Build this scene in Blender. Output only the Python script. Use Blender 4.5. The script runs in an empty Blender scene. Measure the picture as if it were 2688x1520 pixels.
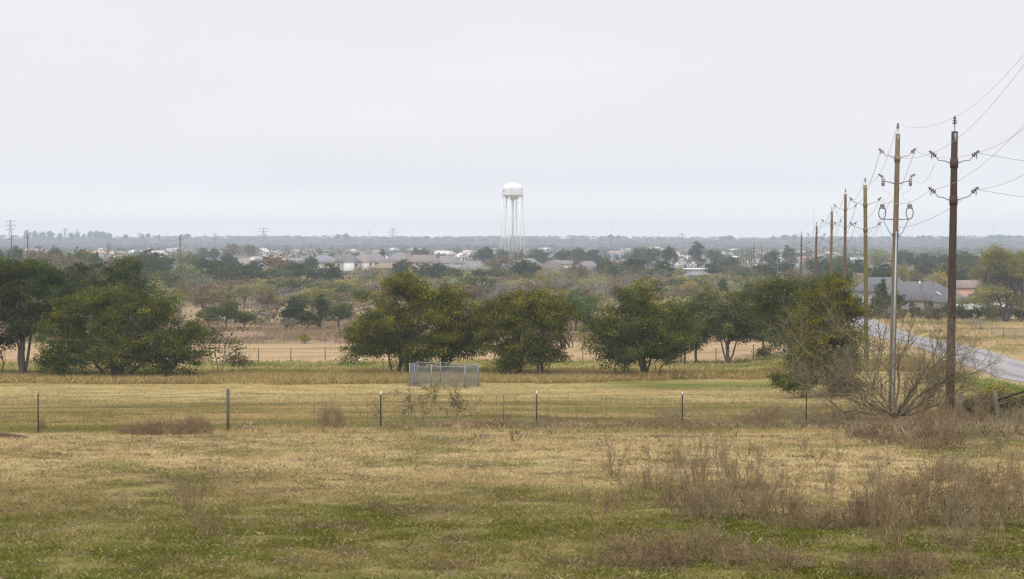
import bpy, math, random
import numpy as np
from mathutils import Vector
R_ = math.radians
SC = bpy.context.scene
COL = SC.collection
# ------------------------------------------------------------------ camera
F = 5200.0; CX, CY = 1344.0, 760.0; HY = 632.0; CZ = 20.0       # focal length and centre in photo pixels, eye height
PIT = math.atan((CY - HY) / F)
cam_d = bpy.data.cameras.new('camera'); cam = bpy.data.objects.new('camera', cam_d); COL.objects.link(cam)
cam_d.sensor_width = 36.0; cam_d.lens = 36.0 * F / 2688.0; cam_d.clip_start = 0.5; cam_d.clip_end = 20000
cam.location = (0, 0, CZ); cam.rotation_euler = (math.pi / 2 - PIT, 0, 0)
SC.camera = cam
# ------------------------------------------------------------------ world
SUN_EL, SUN_AZ = 58, 200
w = bpy.data.worlds.new('World'); SC.world = w; w.use_nodes = True
nt = w.node_tree; nt.nodes.clear()
def N(tree, typ, **kw):
    n = tree.nodes.new(typ)
    for k, v in kw.items():
        if k.startswith('i_'):
            n.inputs[k[2:].replace('_', ' ')].default_value = v
        else: setattr(n, k, v)
    return n
wo = N(nt, 'ShaderNodeOutputWorld'); bg = N(nt, 'ShaderNodeBackground'); bg2 = N(nt, 'ShaderNodeBackground')
sky = N(nt, 'ShaderNodeTexSky', sky_type='NISHITA', sun_disc=False, sun_elevation=R_(SUN_EL), sun_rotation=R_(SUN_AZ), dust_density=4.0, air_density=1.0)
tc = N(nt, 'ShaderNodeTexCoord'); sep = N(nt, 'ShaderNodeSeparateXYZ')
rp = N(nt, 'ShaderNodeValToRGB'); mr = N(nt, 'ShaderNodeMapRange')
nt.links.new(tc.outputs['Generated'], sep.inputs[0]); nt.links.new(sep.outputs['Z'], mr.inputs['Value'])
mr.inputs['From Min'].default_value = -0.1; mr.inputs['From Max'].default_value = 0.4
cr = rp.color_ramp; cr.elements[0].position = 0.0; cr.elements[0].color = (.16, .15, .12, 1)
cr.elements[1].position = 1.0; cr.elements[1].color = (.83, .82, .85, 1)
for p, c in ((.17, (.20, .19, .16)), (.2, (1.13, 1.10, 1.04)), (.26, (.825, .835, .87)), (.42, (.80, .785, .81))):
    e = cr.elements.new(p); e.color = (*c, 1)
nz = N(nt, 'ShaderNodeTexNoise'); nz.inputs['Scale'].default_value = 3.0; nz.inputs['Detail'].default_value = 5
mp = N(nt, 'ShaderNodeMapping'); mp.inputs['Scale'].default_value = (1.2, 1.2, 5)
nt.links.new(tc.outputs['Generated'], mp.inputs[0]); nt.links.new(mp.outputs[0], nz.inputs['Vector'])
mr2 = N(nt, 'ShaderNodeMapRange'); mr2.inputs['From Min'].default_value = .3; mr2.inputs['From Max'].default_value = .7
mr2.inputs['To Min'].default_value = .95; mr2.inputs['To Max'].default_value = 1.04
nt.links.new(nz.outputs['Fac'], mr2.inputs['Value'])
vm = N(nt, 'ShaderNodeVectorMath', operation='SCALE'); nt.links.new(rp.outputs[0], vm.inputs[0]); nt.links.new(mr2.outputs[0], vm.inputs['Scale'])
nt.links.new(mr.outputs[0], rp.inputs[0])
mr3 = N(nt, 'ShaderNodeMapRange'); mr3.inputs['From Min'].default_value = .14; mr3.inputs['From Max'].default_value = .9; mr3.inputs['To Min'].default_value = 1.0; mr3.inputs['To Max'].default_value = 2.0
nt.links.new(sep.outputs['Z'], mr3.inputs['Value'])   # an overcast sky is brightest overhead
vm2 = N(nt, 'ShaderNodeVectorMath', operation='SCALE'); nt.links.new(vm.outputs[0], vm2.inputs[0]); nt.links.new(mr3.outputs[0], vm2.inputs['Scale'])
nt.links.new(vm2.outputs[0], bg.inputs['Color']); bg.inputs['Strength'].default_value = 1.06
nt.links.new(sky.outputs[0], bg2.inputs['Color']); bg2.inputs['Strength'].default_value = 0.006
ad = N(nt, 'ShaderNodeAddShader'); nt.links.new(bg.outputs[0], ad.inputs[0]); nt.links.new(bg2.outputs[0], ad.inputs[1]); nt.links.new(ad.outputs[0], wo.inputs[0])
# ------------------------------------------------------------------ sun (veiled by overcast)
sl = bpy.data.lights.new('sun', 'SUN'); sl.energy = 1.2; sl.angle = R_(14); sl.color = (1, .96, .9)
so = bpy.data.objects.new('sun', sl); COL.objects.link(so)
so.rotation_euler = (R_(90 - SUN_EL), 0, R_(180 - SUN_AZ + 0))
# ------------------------------------------------------------------ exposure and render
SC.view_settings.view_transform = 'Standard'; SC.view_settings.look = 'None'; SC.view_settings.exposure = 0; SC.view_settings.gamma = 1
SC.render.engine = 'CYCLES'; cy = SC.cycles
cy.use_denoising = True; cy.filter_width = 1.25; cy.max_bounces = 5; cy.diffuse_bounces = 2; cy.glossy_bounces = 1; cy.transmission_bounces = 2; cy.volume_bounces = 2; cy.transparent_max_bounces = 4
try: cy.denoiser = 'OPENIMAGEDENOISE'
except Exception: pass
cy.caustics_reflective = False; cy.caustics_refractive = False
# ------------------------------------------------------------------ helpers
def rng_(s): return np.random.default_rng(s)
def pix(x, y, d):
    """point at distance d (metres along +Y) seen at photo pixel x, y"""
    u = (x - CX) / F; v = (CY - y) / F
    dy = math.cos(PIT) + v * math.sin(PIT); dz = -math.sin(PIT) + v * math.cos(PIT)
    return np.array([u * d / dy, d, CZ + dz * d / dy])
def hashn(ix, iy, s):
    h = (ix.astype(np.int64) * 374761393 + iy.astype(np.int64) * 668265263 + s * 1274126177) & 0x7fffffff
    h = ((h ^ (h >> 13)) * 1274126177) & 0x7fffffff
    return ((h ^ (h >> 16)) & 0xffff) / 65535.0
def vn(x, y, s=0):
    x = np.asarray(x, float); y = np.asarray(y, float)
    ix = np.floor(x); iy = np.floor(y); fx = x - ix; fy = y - iy
    fx = fx * fx * (3 - 2 * fx); fy = fy * fy * (3 - 2 * fy)
    a = hashn(ix, iy, s); b = hashn(ix + 1, iy, s); c = hashn(ix, iy + 1, s); d = hashn(ix + 1, iy + 1, s)
    return (a * (1 - fx) + b * fx) * (1 - fy) + (c * (1 - fx) + d * fx) * fy
def fbm(x, y, s=0, o=4):
    t = 0; a = .5
    for k in range(o):
        t = t + a * vn(np.asarray(x) * 2 ** k + 17.3 * k, np.asarray(y) * 2 ** k + 9.1 * k, s + k); a *= .5
    return t / (1 - .5 ** o)
def ss(a, b, x):
    t = np.clip((np.asarray(x, float) - a) / (b - a), 0, 1); return t * t * (3 - 2 * t)
# drop of the ground below the eye against distance
PD = [-80, 0, 20, 26, 40, 50, 59, 70, 78, 90, 100, 120, 144, 162, 186, 250, 300, 423, 600, 870, 1400, 2400, 3000, 3400, 3900, 4400, 5200]
PZ = [3.2, 3.6, 4.25, 4.48, 5.0, 5.4, 5.95, 6.75, 7.35, 8.05, 8.7, 9.75, 10.7, 11.0, 11.3, 12.4, 13.1, 14.0, 14.7, 15.1, 15.6, 16.2, 15.4, 11.5, 4.0, -2.0, -2.5]
RD = [-50, 70, 100, 150, 220, 300, 425, 600, 900]; RX = [21, 30.5, 33.6, 38.8, 46.0, 54.6, 68, 84, 110]     # the road
_dd = np.linspace(-80, 5200, 20000); _zz = np.interp(_dd, PD, PZ)
_k = np.ones(21) / 21; _zs = np.convolve(np.pad(_zz, 10, 'edge'), _k, 'valid')
def road_x(Y): return np.interp(Y, RD, RX)
def gz(X, Y):
    X = np.asarray(X, float); Y = np.asarray(Y, float)
    z = CZ - np.interp(Y, _dd, _zs)
    amp = np.interp(Y, [0, 60, 150, 400, 1000, 3000, 4400], [.12, .2, .3, .5, 1.2, 3.0, 4.0])
    sc = np.interp(Y, [0, 100, 600, 3000], [12, 30, 120, 500])
    rr = ss(4, 14, np.abs(X - road_x(Y)))
    n = fbm(X / 30, Y / 30, 5, 2) - .5
    n2 = fbm(X / 420 + 3, Y / 420, 6, 3) - .5
    z = z + .75 * ss(18, 28, X) * ss(75, 110, Y) * ss(270, 190, Y)
    return z + rr * n * np.interp(Y, [0, 60, 150, 400, 5200], [.15, .35, .5, .6, .6]) + n2 * np.interp(Y, [500, 1500, 3000, 4400], [0, 2, 9, 11]) * (Y > 500)
def g1(X, Y): return float(gz(X, Y))
def gp(x, d):
    """ground point under photo column x at distance d"""
    X = (x - CX) / F * d; return X, d, g1(X, d)
_ys = np.linspace(22, 1400, 6000)
_yy = HY + F * np.interp(_ys, _dd, _zs) / _ys
def D(y): return float(np.interp(-y, -_yy, _ys))         # distance at which open ground is seen at row y

MATS = {}
def mat_col(name, rough=.9, trans=0.0, noise=0.0, nscale=5.0, bump=0.0, bscale=20.0, spec=.2, metal=0.0, stretch=(1, 1, 1), coord='Object'):
    if name in MATS: return MATS[name]
    m = bpy.data.materials.new(name); m.use_nodes = True; t = m.node_tree; t.nodes.clear()
    o = N(t, 'ShaderNodeOutputMaterial'); a = N(t, 'ShaderNodeAttribute', attribute_name='Col')
    src = a.outputs['Color']
    if noise or bump:
        c = N(t, 'ShaderNodeTexCoord'); mpn = N(t, 'ShaderNodeMapping'); mpn.inputs['Scale'].default_value = stretch
        t.links.new(c.outputs[coord], mpn.inputs[0])
    if noise:
        n = N(t, 'ShaderNodeTexNoise'); n.inputs['Scale'].default_value = nscale; n.inputs['Detail'].default_value = 6; n.inputs['Roughness'].default_value = .65
        t.links.new(mpn.outputs[0], n.inputs['Vector'])
        r = N(t, 'ShaderNodeMapRange'); r.inputs['From Min'].default_value = .25; r.inputs['From Max'].default_value = .75
        r.inputs['To Min'].default_value = 1 - noise; r.inputs['To Max'].default_value = 1 + noise
        t.links.new(n.outputs['Fac'], r.inputs['Value'])
        v = N(t, 'ShaderNodeVectorMath', operation='SCALE'); t.links.new(src, v.inputs[0]); t.links.new(r.outputs[0], v.inputs['Scale']); src = v.outputs[0]
    if trans:
        df = N(t, 'ShaderNodeBsdfDiffuse'); tr = N(t, 'ShaderNodeBsdfTranslucent'); mx = N(t, 'ShaderNodeMixShader'); mx.inputs[0].default_value = trans
        t.links.new(src, df.inputs[0]); t.links.new(src, tr.inputs[0]); t.links.new(df.outputs[0], mx.inputs[1]); t.links.new(tr.outputs[0], mx.inputs[2]); t.links.new(mx.outputs[0], o.inputs[0])
    else:
        p = N(t, 'ShaderNodeBsdfPrincipled'); p.inputs['Roughness'].default_value = rough; p.inputs['Specular IOR Level'].default_value = spec; p.inputs['Metallic'].default_value = metal
        t.links.new(src, p.inputs['Base Color']); t.links.new(p.outputs[0], o.inputs[0])
        if bump:
            bn = N(t, 'ShaderNodeTexNoise'); bn.inputs['Scale'].default_value = bscale; bn.inputs['Detail'].default_value = 5
            t.links.new(mpn.outputs[0], bn.inputs['Vector']); bb = N(t, 'ShaderNodeBump'); bb.inputs['Strength'].default_value = bump; bb.inputs['Distance'].default_value = .1
            t.links.new(bn.outputs['Fac'], bb.inputs['Height']); t.links.new(bb.outputs[0], p.inputs['Normal'])
    MATS[name] = m; return m
M_leaf = mat_col('leaf', trans=.14); M_blade = mat_col('grass_blade', trans=.18)
M_bark = mat_col('bark', noise=.3, nscale=6, bump=.4, bscale=12, stretch=(1, 1, .3)); M_twig = mat_col('twig', rough=.95)
M_wood = mat_col('pole_wood', noise=.45, nscale=7, bump=.3, bscale=25, stretch=(3, 3, .12))
M_metal = mat_col('galvanised_metal', rough=.5, metal=.5, noise=.12, nscale=8, spec=.5); M_plain = mat_col('painted_surface', rough=.75, noise=.08, nscale=1.2)
M_roof = mat_col('shingle_roof', rough=.95, noise=.22, nscale=2.5); M_white = mat_col('white_tower_paint', rough=.55, noise=.05, nscale=.3, stretch=(1, 1, .2)); M_porc = mat_col('insulator', rough=.3, spec=.5)
M_wall = mat_col('house_wall', rough=.9, noise=.1, nscale=1.5)

class Geo:
    def __init__(s): s.v = []; s.c = []; s.f = {3: [], 4: []}; s.n = 0; s.poly = []
    def add(s, v, f, col):
        v = np.asarray(v, np.float32).reshape(-1, 3); f = np.asarray(f, np.int64)
        c = np.asarray(col, np.float32)
        if c.ndim == 1: c = np.tile(c[:3], (len(v), 1))
        s.v.append(v); s.c.append(c[:, :3]); s.f[f.shape[1]].append(f + s.n); s.n += len(v)
    def build(s, name, mat, parent=None, origin=None, smooth=False):
        me = bpy.data.meshes.new(name)
        v = np.concatenate(s.v); c = np.concatenate(s.c)
        if origin is not None: v = v - np.asarray(origin, np.float32)
        q = np.concatenate(s.f[4]) if s.f[4] else np.zeros((0, 4), np.int64); t = np.concatenate(s.f[3]) if s.f[3] else np.zeros((0, 3), np.int64)
        loops = np.concatenate([q.ravel(), t.ravel()]).astype(np.int32)
        ls = np.concatenate([np.arange(len(q)) * 4, len(q) * 4 + np.arange(len(t)) * 3]).astype(np.int32)
        me.vertices.add(len(v)); me.vertices.foreach_set('co', v.astype(np.float32).ravel())
        me.loops.add(len(loops)); me.loops.foreach_set('vertex_index', loops)
        me.polygons.add(len(ls)); me.polygons.foreach_set('loop_start', ls)
        at = me.attributes.new('Col', 'FLOAT_COLOR', 'POINT')
        at.data.foreach_set('color', np.concatenate([c, np.ones((len(c), 1), np.float32)], 1).astype(np.float32).ravel())
        if smooth: me.polygons.foreach_set('use_smooth', np.ones(len(ls), bool))
        me.update(calc_edges=True)
        me.materials.append(mat)
        o = bpy.data.objects.new(name, me); COL.objects.link(o)
        if parent is not None: o.parent = parent
        elif origin is not None: o.location = [float(a) for a in origin]
        return o
    # --- shapes
    def prisms(s, P0, P1, R0, R1, col, sides=3):
        P0 = np.asarray(P0, float).reshape(-1, 3); P1 = np.asarray(P1, float).reshape(-1, 3); n = len(P0)
        if n == 0: return
        R0 = np.broadcast_to(np.asarray(R0, float), (n,)); R1 = np.broadcast_to(np.asarray(R1, float), (n,))
        d = P1 - P0; d /= np.linalg.norm(d, axis=1, keepdims=True) + 1e-9
        up = np.where(np.abs(d[:, 2:3]) > .9, np.array([[1., 0, 0]]), np.array([[0, 0, 1.]]))
        a = np.cross(d, up); a /= np.linalg.norm(a, axis=1, keepdims=True) + 1e-9; b = np.cross(d, a)
        vs = []
        for P, Rr in ((P0, R0), (P1, R1)):
            for k in range(sides):
                t = 2 * math.pi * k / sides; vs.append(P + (a * math.cos(t) + b * math.sin(t)) * Rr[:, None])
        V = np.stack(vs, 1); base = np.arange(n)[:, None] * (2 * sides)
        fs = [np.concatenate([base + k, base + (k + 1) % sides, base + sides + (k + 1) % sides, base + sides + k], 1) for k in range(sides)]
        c = np.asarray(col, float)
        if c.ndim == 2: c = np.repeat(c, 2 * sides, 0)
        s.add(V.reshape(-1, 3), np.concatenate(fs), c)
    def tube(s, pts, rad, col, sides=8, cap=True):
        pts = np.asarray(pts, float); n = len(pts); rad = np.broadcast_to(np.asarray(rad, float), (n,))
        tg = np.gradient(pts, axis=0); tg /= np.linalg.norm(tg, axis=1, keepdims=True) + 1e-9
        ref = np.array([1., 0, 0]) if abs(tg[0][0]) < .8 else np.array([0, 1., 0])
        rings = []
        for i in range(n):
            a = np.cross(tg[i], ref); a /= np.linalg.norm(a) + 1e-9; b = np.cross(tg[i], a)
            th = np.arange(sides) * 2 * math.pi / sides
            rings.append(pts[i] + (np.outer(np.cos(th), a) + np.outer(np.sin(th), b)) * rad[i])
        V = np.concatenate(rings + [pts[:1], pts[-1:]]); f = []
        for i in range(n - 1):
            for k in range(sides): f.append((i * sides + k, i * sides + (k + 1) % sides, (i + 1) * sides + (k + 1) % sides, (i + 1) * sides + k))
        s.add(V, f, col)
        if cap:
            m = s.n - len(V); s.f[3].append(np.array([(m + (k + 1) % sides, m + k, m + n * sides) for k in range(sides)] + [(m + (n - 1) * sides + k, m + (n - 1) * sides + (k + 1) % sides, m + n * sides + 1) for k in range(sides)], np.int64))
    def lathe(s, c, prof, col, sides=24):
        c = np.asarray(c, float); th = np.arange(sides) * 2 * math.pi / sides; V = []
        for r, z in prof: V.append(np.stack([c[0] + r * np.cos(th), c[1] + r * np.sin(th), np.full(sides, c[2] + z)], 1))
        f = [(i * sides + k, i * sides + (k + 1) % sides, (i + 1) * sides + (k + 1) % sides, (i + 1) * sides + k) for i in range(len(prof) - 1) for k in range(sides)]
        s.add(np.concatenate(V), f, col)
    def box(s, c, size, col, rz=0):
        c = np.asarray(c, float); h = np.asarray(size, float) / 2
        V = np.array([(x, y, z) for z in (-1, 1) for y in (-1, 1) for x in (-1, 1)], float) * h
        if rz: ca, sa = math.cos(rz), math.sin(rz); V = np.stack([V[:, 0] * ca - V[:, 1] * sa, V[:, 0] * sa + V[:, 1] * ca, V[:, 2]], 1)
        s.add(V + c, [(0, 2, 3, 1), (4, 5, 7, 6), (0, 1, 5, 4), (2, 6, 7, 3), (0, 4, 6, 2), (1, 3, 7, 5)], col)

def tag(o, label=None, cat=None, group=None, kind=None):
    if label: o['label'] = label
    if cat: o['category'] = cat
    if group: o['group'] = group
    if kind: o['kind'] = kind
    return o
def empty(name, loc, label, cat, group=None, rz=0):
    o = bpy.data.objects.new(name, None); COL.objects.link(o); o.location = [float(a) for a in loc]; o.rotation_euler = (0, 0, rz)
    o.empty_display_size = .3
    return tag(o, label, cat, group)
def copy_tree(src, parent=None):
    c = src.copy(); COL.objects.link(c); c.parent = parent
    for ch in KIDS.get(src.name, []): copy_tree(ch, c)
    return c
KIDS = {}
def kid(root, o): KIDS.setdefault(root.name, []).append(o); return o

def leaf_cloud(G, centers, nrm_jit, size, cols, rg, sx=1.0):
    """one diamond leaf spray per centre, random orientation"""
    n = len(centers)
    u = rg.normal(size=(n, 3)); u /= np.linalg.norm(u, axis=1, keepdims=True)
    w_ = rg.normal(size=(n, 3)); w_[:, 2] *= .8; v = np.cross(u, w_); v /= np.linalg.norm(v, axis=1, keepdims=True) + 1e-9
    L = (size * rg.uniform(.6, 1.35, n))[:, None]; Wd = L * rg.uniform(.4, .8, n)[:, None]
    V = np.stack([centers - u * L * .5, centers - v * Wd * .5, centers + u * L * .5, centers + v * Wd * .5], 1)
    b = np.arange(n)[:, None] * 4
    G.add(V.reshape(-1, 3), np.concatenate([b, b + 1, b + 2, b + 3], 1), np.repeat(cols, 4, 0))
PAL = {  # real leaf colours (linear): main, second, accent, accent share
    'oak':    ((.039, .057, .022), (.062, .083, .029), (.100, .110, .026), .15),
    'olive':  ((.054, .074, .018), (.090, .114, .027), (.165, .165, .026), .20),
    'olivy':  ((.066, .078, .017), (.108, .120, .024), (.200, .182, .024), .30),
    'mesq':   ((.200, .210, .082), (.245, .245, .100), (.290, .260, .095), .30),
    'yellow': ((.230, .225, .050), (.280, .255, .055), (.320, .260, .070), .35),
    'pale':   ((.175, .205, .090), (.215, .240, .110), (.160, .180, .075), .30),
    'bright': ((.070, .125, .030), (.105, .170, .038), (.150, .160, .035), .20),
    'brown':  ((.150, .125, .070), (.185, .155, .085), (.230, .165, .085), .35),
    'bare':   ((.250, .220, .200), (.205, .185, .170), (.225, .205, .140), .30),
    'grnolv': ((.070, .096, .036), (.105, .132, .048), (.165, .162, .052), .20),
}
def crown_geo(G, lobes, nleaf, size, pal, rg, sig=.38, per=42, top_accent=.5, inner=.35, tips=.8, bough=0):
    p = [np.array(a) for a in PAL[pal][:3]]; share = PAL[pal][3]
    L = np.array(lobes, float); wts = L[:, 3] * L[:, 5]; wts /= wts.sum()
    ncl = max(6, nleaf // per); k = rg.choice(len(L), ncl, p=wts)
    dv = rg.normal(size=(ncl, 3)); dv[:, 2] += .25; dv /= np.linalg.norm(dv, axis=1, keepdims=True)
    rr = rg.uniform(inner ** 2, 1, ncl) ** .5
    C = L[k, :3] + dv * rr[:, None] * L[k, 3:6]
    bt = np.ones(ncl)
    if bough:        # gather the clusters on boughs, with gaps between
        nb = max(14, ncl // 6); bk = rg.integers(0, nb, ncl); B = C[:nb]; C = B[bk] + rg.normal(size=(ncl, 3)) * np.array([1, 1, .6]) * bough; bt = rg.uniform(.7, 1.3, nb)[bk]
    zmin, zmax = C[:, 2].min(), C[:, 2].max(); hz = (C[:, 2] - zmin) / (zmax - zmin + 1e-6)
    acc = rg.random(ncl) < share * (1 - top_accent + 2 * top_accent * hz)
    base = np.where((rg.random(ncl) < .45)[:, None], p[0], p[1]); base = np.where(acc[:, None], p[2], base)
    base = base * (rg.uniform(.78, 1.28, ncl) * bt)[:, None]
    idx = np.repeat(np.arange(ncl), per); n = len(idx)
    csz = rg.uniform(.7, 1.5, ncl)[idx][:, None]
    off = rg.normal(size=(n, 3)); P = C[idx] + off * np.array([1, 1, .55]) * sig * csz
    tip = (off[:, 2] + rg.normal(size=n) * .5 > 1.0) & (rg.random(n) < tips); cols = base[idx]; cols[tip] = cols[tip] * .52 + p[2] * .48      # younger yellow leaves at the tips, also painting each clump lighter on top
    cols = cols * rg.uniform(.84, 1.2, n)[:, None]
    cols = cols * (1 + rg.normal(size=(n, 3)) * np.array([.08, .03, .08])); cols = np.clip(cols, .004, 1)
    leaf_cloud(G, P, 0, size, cols, rg)
    return C
def limb_geo(G, base, C, rg, n, r0, col, gnarl=.3, twig=True):
    """curved limbs from points on the trunk to leaf clusters"""
    P0, P1, A, B = [], [], [], []
    base = np.asarray(base, float)
    for j in range(n):
        c = C[rg.integers(len(C))]; s = base[rg.integers(len(base))] if base.ndim == 2 else base
        q = np.array([s[0] * .7 + c[0] * .3, s[1] * .7 + c[1] * .3, s[2] * .25 + c[2] * .75 - .15 * abs(c[2] - s[2])])
        m = 6; prev = s; r = r0 * rg.uniform(.5, 1)
        for i in range(1, m + 1):
            t = i / m; pt = (1 - t) ** 2 * s + 2 * t * (1 - t) * q + t * t * c + rg.normal(size=3) * gnarl * .3 * (0 if i == m else 1)
            P0.append(prev); P1.append(pt); A.append(r * (1 - .85 * (i - 1) / m)); B.append(r * (1 - .85 * i / m))
            if twig and i > 2:
                for _ in range(2):
                    e = pt + rg.normal(size=3) * np.array([.5, .5, .35]) + np.array([0, 0, .2])
                    P0.append(pt); P1.append(e); A.append(r * .2); B.append(r * .06)
            prev = pt
    G.prisms(P0, P1, A, B, col, 4)
def grow(segs, p, d, L, r, depth, rg, wob=.25, up=.12, kids=(2, 4), split=.6, steps=3, gmin=-1e9):
    for i in range(steps):
        d = d + rg.normal(size=3) * wob + np.array([0, 0, up]); d = d / np.linalg.norm(d)
        q = p + d * L / steps
        if q[2] < gmin: q[2] = gmin + .02
        r2 = r * (.82 if depth else .6)
        segs.append((p, q, r, r2)); p = q; r = r2
        if depth > 0 and i >= (0 if steps < 3 else 1) - 0:
            for _ in range(rg.integers(1, kids[0] + 1)):
                nd = d + rg.normal(size=3) * split; nd /= np.linalg.norm(nd)
                grow(segs, p, nd, L * rg.uniform(.5, .8), r * .6, depth - 1, rg, wob, up, kids, split, steps, gmin)
    if depth > 0:
        for _ in range(rg.integers(1, kids[1] + 1)):
            nd = d + rg.normal(size=3) * split * .8; nd /= np.linalg.norm(nd)
            grow(segs, p, nd, L * rg.uniform(.6, .9), r * .8, depth - 1, rg, wob, up, kids, split, steps, gmin)
def segs_to(G, segs, rmin, cols, rg, sides=3):
    A = np.array([s[0] for s in segs]); B = np.array([s[1] for s in segs]); r0 = np.maximum([s[2] for s in segs], rmin); r1 = np.maximum([s[3] for s in segs], rmin * .8)
    c0, c1 = np.array(cols[0]), np.array(cols[1]); t = rg.random((len(A), 1)); G.prisms(A, B, r0, r1, c0 * (1 - t) + c1 * t, sides)
# ================================================================== ground
def mixc(a, b, t): t = np.asarray(t)[..., None]; return a * (1 - t) + np.asarray(b) * t
def ground_col(X, Y):
    X = np.asarray(X, float); Y = np.asarray(Y, float)
    sx = np.interp(Y, [0, 60, 160, 400], [1, 1, .6, .25]); 
    big = fbm(X / 9, Y / 14, 11, 4); mid = fbm(X / 2.2, Y / 3.5, 12, 4); fine = fbm(X / .45, Y / .7, 13, 3); stre = fbm(X / 7, Y / 3.2, 14, 5)
    green = np.array([.100, .104, .018]); brightg = np.array([.115, .128, .024]); straw = np.array([.400, .318, .170]); pink = np.array([.370, .280, .160]); dirt = np.array([.15, .115, .075])
    # near pasture: green below, straw towards the fence
    g = ss(43, 30, Y + (big - .5) * 20) * .85 + (mid - .5) * 1.0 + .04
    g = g + .4 * ss(8, 13, X) * ss(45, 50, Y) * ss(61, 53, Y) * ss(24, 17, X)
    c = mixc(np.ones(X.shape + (3,)) * straw, pink, np.clip((fine - .4) * 3, 0, 1))
    c = mixc(c, green, np.clip(g, 0, 1)); c = mixc(c, brightg, np.clip((mid - .56) * 5, 0, 1) * np.clip(g * 2, 0, 1) * .7)
    c = mixc(c, straw, np.clip((fbm(X / .5, Y / .8, 22, 4) - .47) * 4, 0, 1) * .26 * np.clip(g, 0, 1)); c = mixc(c, dirt, np.clip((fbm(X / .8, Y / 1.3, 21, 3) - .66) * 8, 0, .55))
    # hay field between the wire fence and the tree row
    f2 = mixc(np.ones(X.shape + (3,)) * np.array([.325, .262, .130]), [.155, .155, .048], np.clip((stre - .40) * 4.0 + (big - .5), 0, .9) * ss(150, 80, Y) )
    f2 = mixc(f2, [.41, .31, .155], np.clip((fbm(X / 9, Y / 3.6, 15, 4) - .5) * 4, 0, 1) * .7); f2 = mixc(f2, [.13, .12, .045], np.clip((fbm(X / 3.5, Y / 1.2, 16, 4) - .58) * 7, 0, 1) * .7)
    f2 = mixc(f2, [.42, .34, .165], ss(118, 138, Y) * .6)
    c = mixc(c, 0, 0) ; t = ss(61, 65, Y + (fine - .5) * 2); c = c * (1 - t[..., None]) + f2 * t[..., None]
    # bank with tall grass, greener low spots
    px = CX + X / np.maximum(Y, 1) * F
    b = ss(147, 151, Y); bank = mixc(np.ones(X.shape + (3,)) * np.array([.34, .265, .115]), [.125, .165, .028], np.clip((fbm(X / 7, Y / 3, 31, 3) - .50) * 5, 0, 1)); c = c * (1 - b[..., None]) + bank * b[..., None]
    gs = .75 * ss(1440, 1740, px) * ss(139, 147, Y + (mid - .5) * 8) * ss(158, 150, Y); c = mixc(c, [.095, .125, .028], gs * .85 * ss(2250, 2100, px))
    c = mixc(c, [.120, .160, .022], ss(174, 177, Y) * ss(190, 183, Y) * ss(420, 520, px) * ss(1020, 950, px) * .8)
    # tan cut field, then weeds, scrub
    far = mixc(np.ones(X.shape + (3,)) * np.array([.39, .285, .175]), [.30, .20, .115], np.clip((fbm(X / 18, Y / 3.5, 33, 4) - .46) * 4, 0, 1) * .7)
    far = mixc(far, [.17, .17, .055], np.clip((fbm(X / 10, Y / 5, 35, 3) - .60) * 6, 0, 1) * .6)
    t = ss(183, 188, Y + (mid - .5) * 4); c = c * (1 - t[..., None]) + far * t[..., None]
    weed = mixc(np.ones(X.shape + (3,)) * np.array([.255, .180, .125]), [.34, .25, .15], np.clip((fbm(X / 16, Y / 12, 36, 4) - .45) * 4, 0, 1)); weed = mixc(weed, [.13, .13, .05], np.clip((fbm(X / 8, Y / 12, 37, 4) - .58) * 6, 0, 1) * .7)
    t = ss(232, 240, Y + (big - .5) * 10); c = c * (1 - t[..., None]) + weed * t[..., None]
    f3 = mixc(np.ones(X.shape + (3,)) * np.array([.31, .235, .15]), [.19, .17, .08], np.clip((fbm(X / 25, Y / 30, 38, 4) - .5) * 4, 0, 1))
    t = ss(300, 318, Y + (big - .5) * 20); c = c * (1 - t[..., None]) + f3 * t[..., None]
    t = ss(400, 440, Y); c = mixc(c, [.20, .155, .095], t * .9)
    t = ss(790, 860, Y); c = mixc(c, [.15, .14, .09], t)
    wood = mixc(np.ones(X.shape + (3,)) * np.array([.10, .085, .075]), [.05, .06, .04], np.clip((fbm(X / 90, Y / 200, 39, 4) - .45) * 5, 0, 1)); t = ss(2500, 3000, Y); c = c * (1 - t[..., None]) + wood * t[..., None]
    # right of the road
    rx = road_x(Y); side = ss(-7, -4, X - rx) * ss(500, 420, Y) * ss(66, 80, Y)
    rt = mixc(np.ones(X.shape + (3,)) * np.array([.40, .305, .165]), [.18, .175, .055], np.clip((fbm(X / 14, Y / 9, 41, 4) - .46) * 4, 0, 1) * .85)
    rt = mixc(rt, [.12, .16, .03], ss(-4, -6, X - rx) * .0)
    c = c * (1 - side[..., None]) + rt * side[..., None]
    vg = ss(-9, -6, X - rx) * ss(-2.5, -4, X - rx) * ss(180, 150, Y) * ss(95, 110, Y) * np.clip((fbm(X / 3, Y / 8, 43, 3) - .3) * 4, 0, 1); c = mixc(c, [.115, .165, .03], vg * .9)
    sh = ss(4.3, 3.6, np.abs(X - rx)); c = mixc(c, [.34, .27, .17], sh * .7 * (Y < 600))
    return np.clip(c * np.array([.95, .92, .84]), .005, 1)
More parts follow.
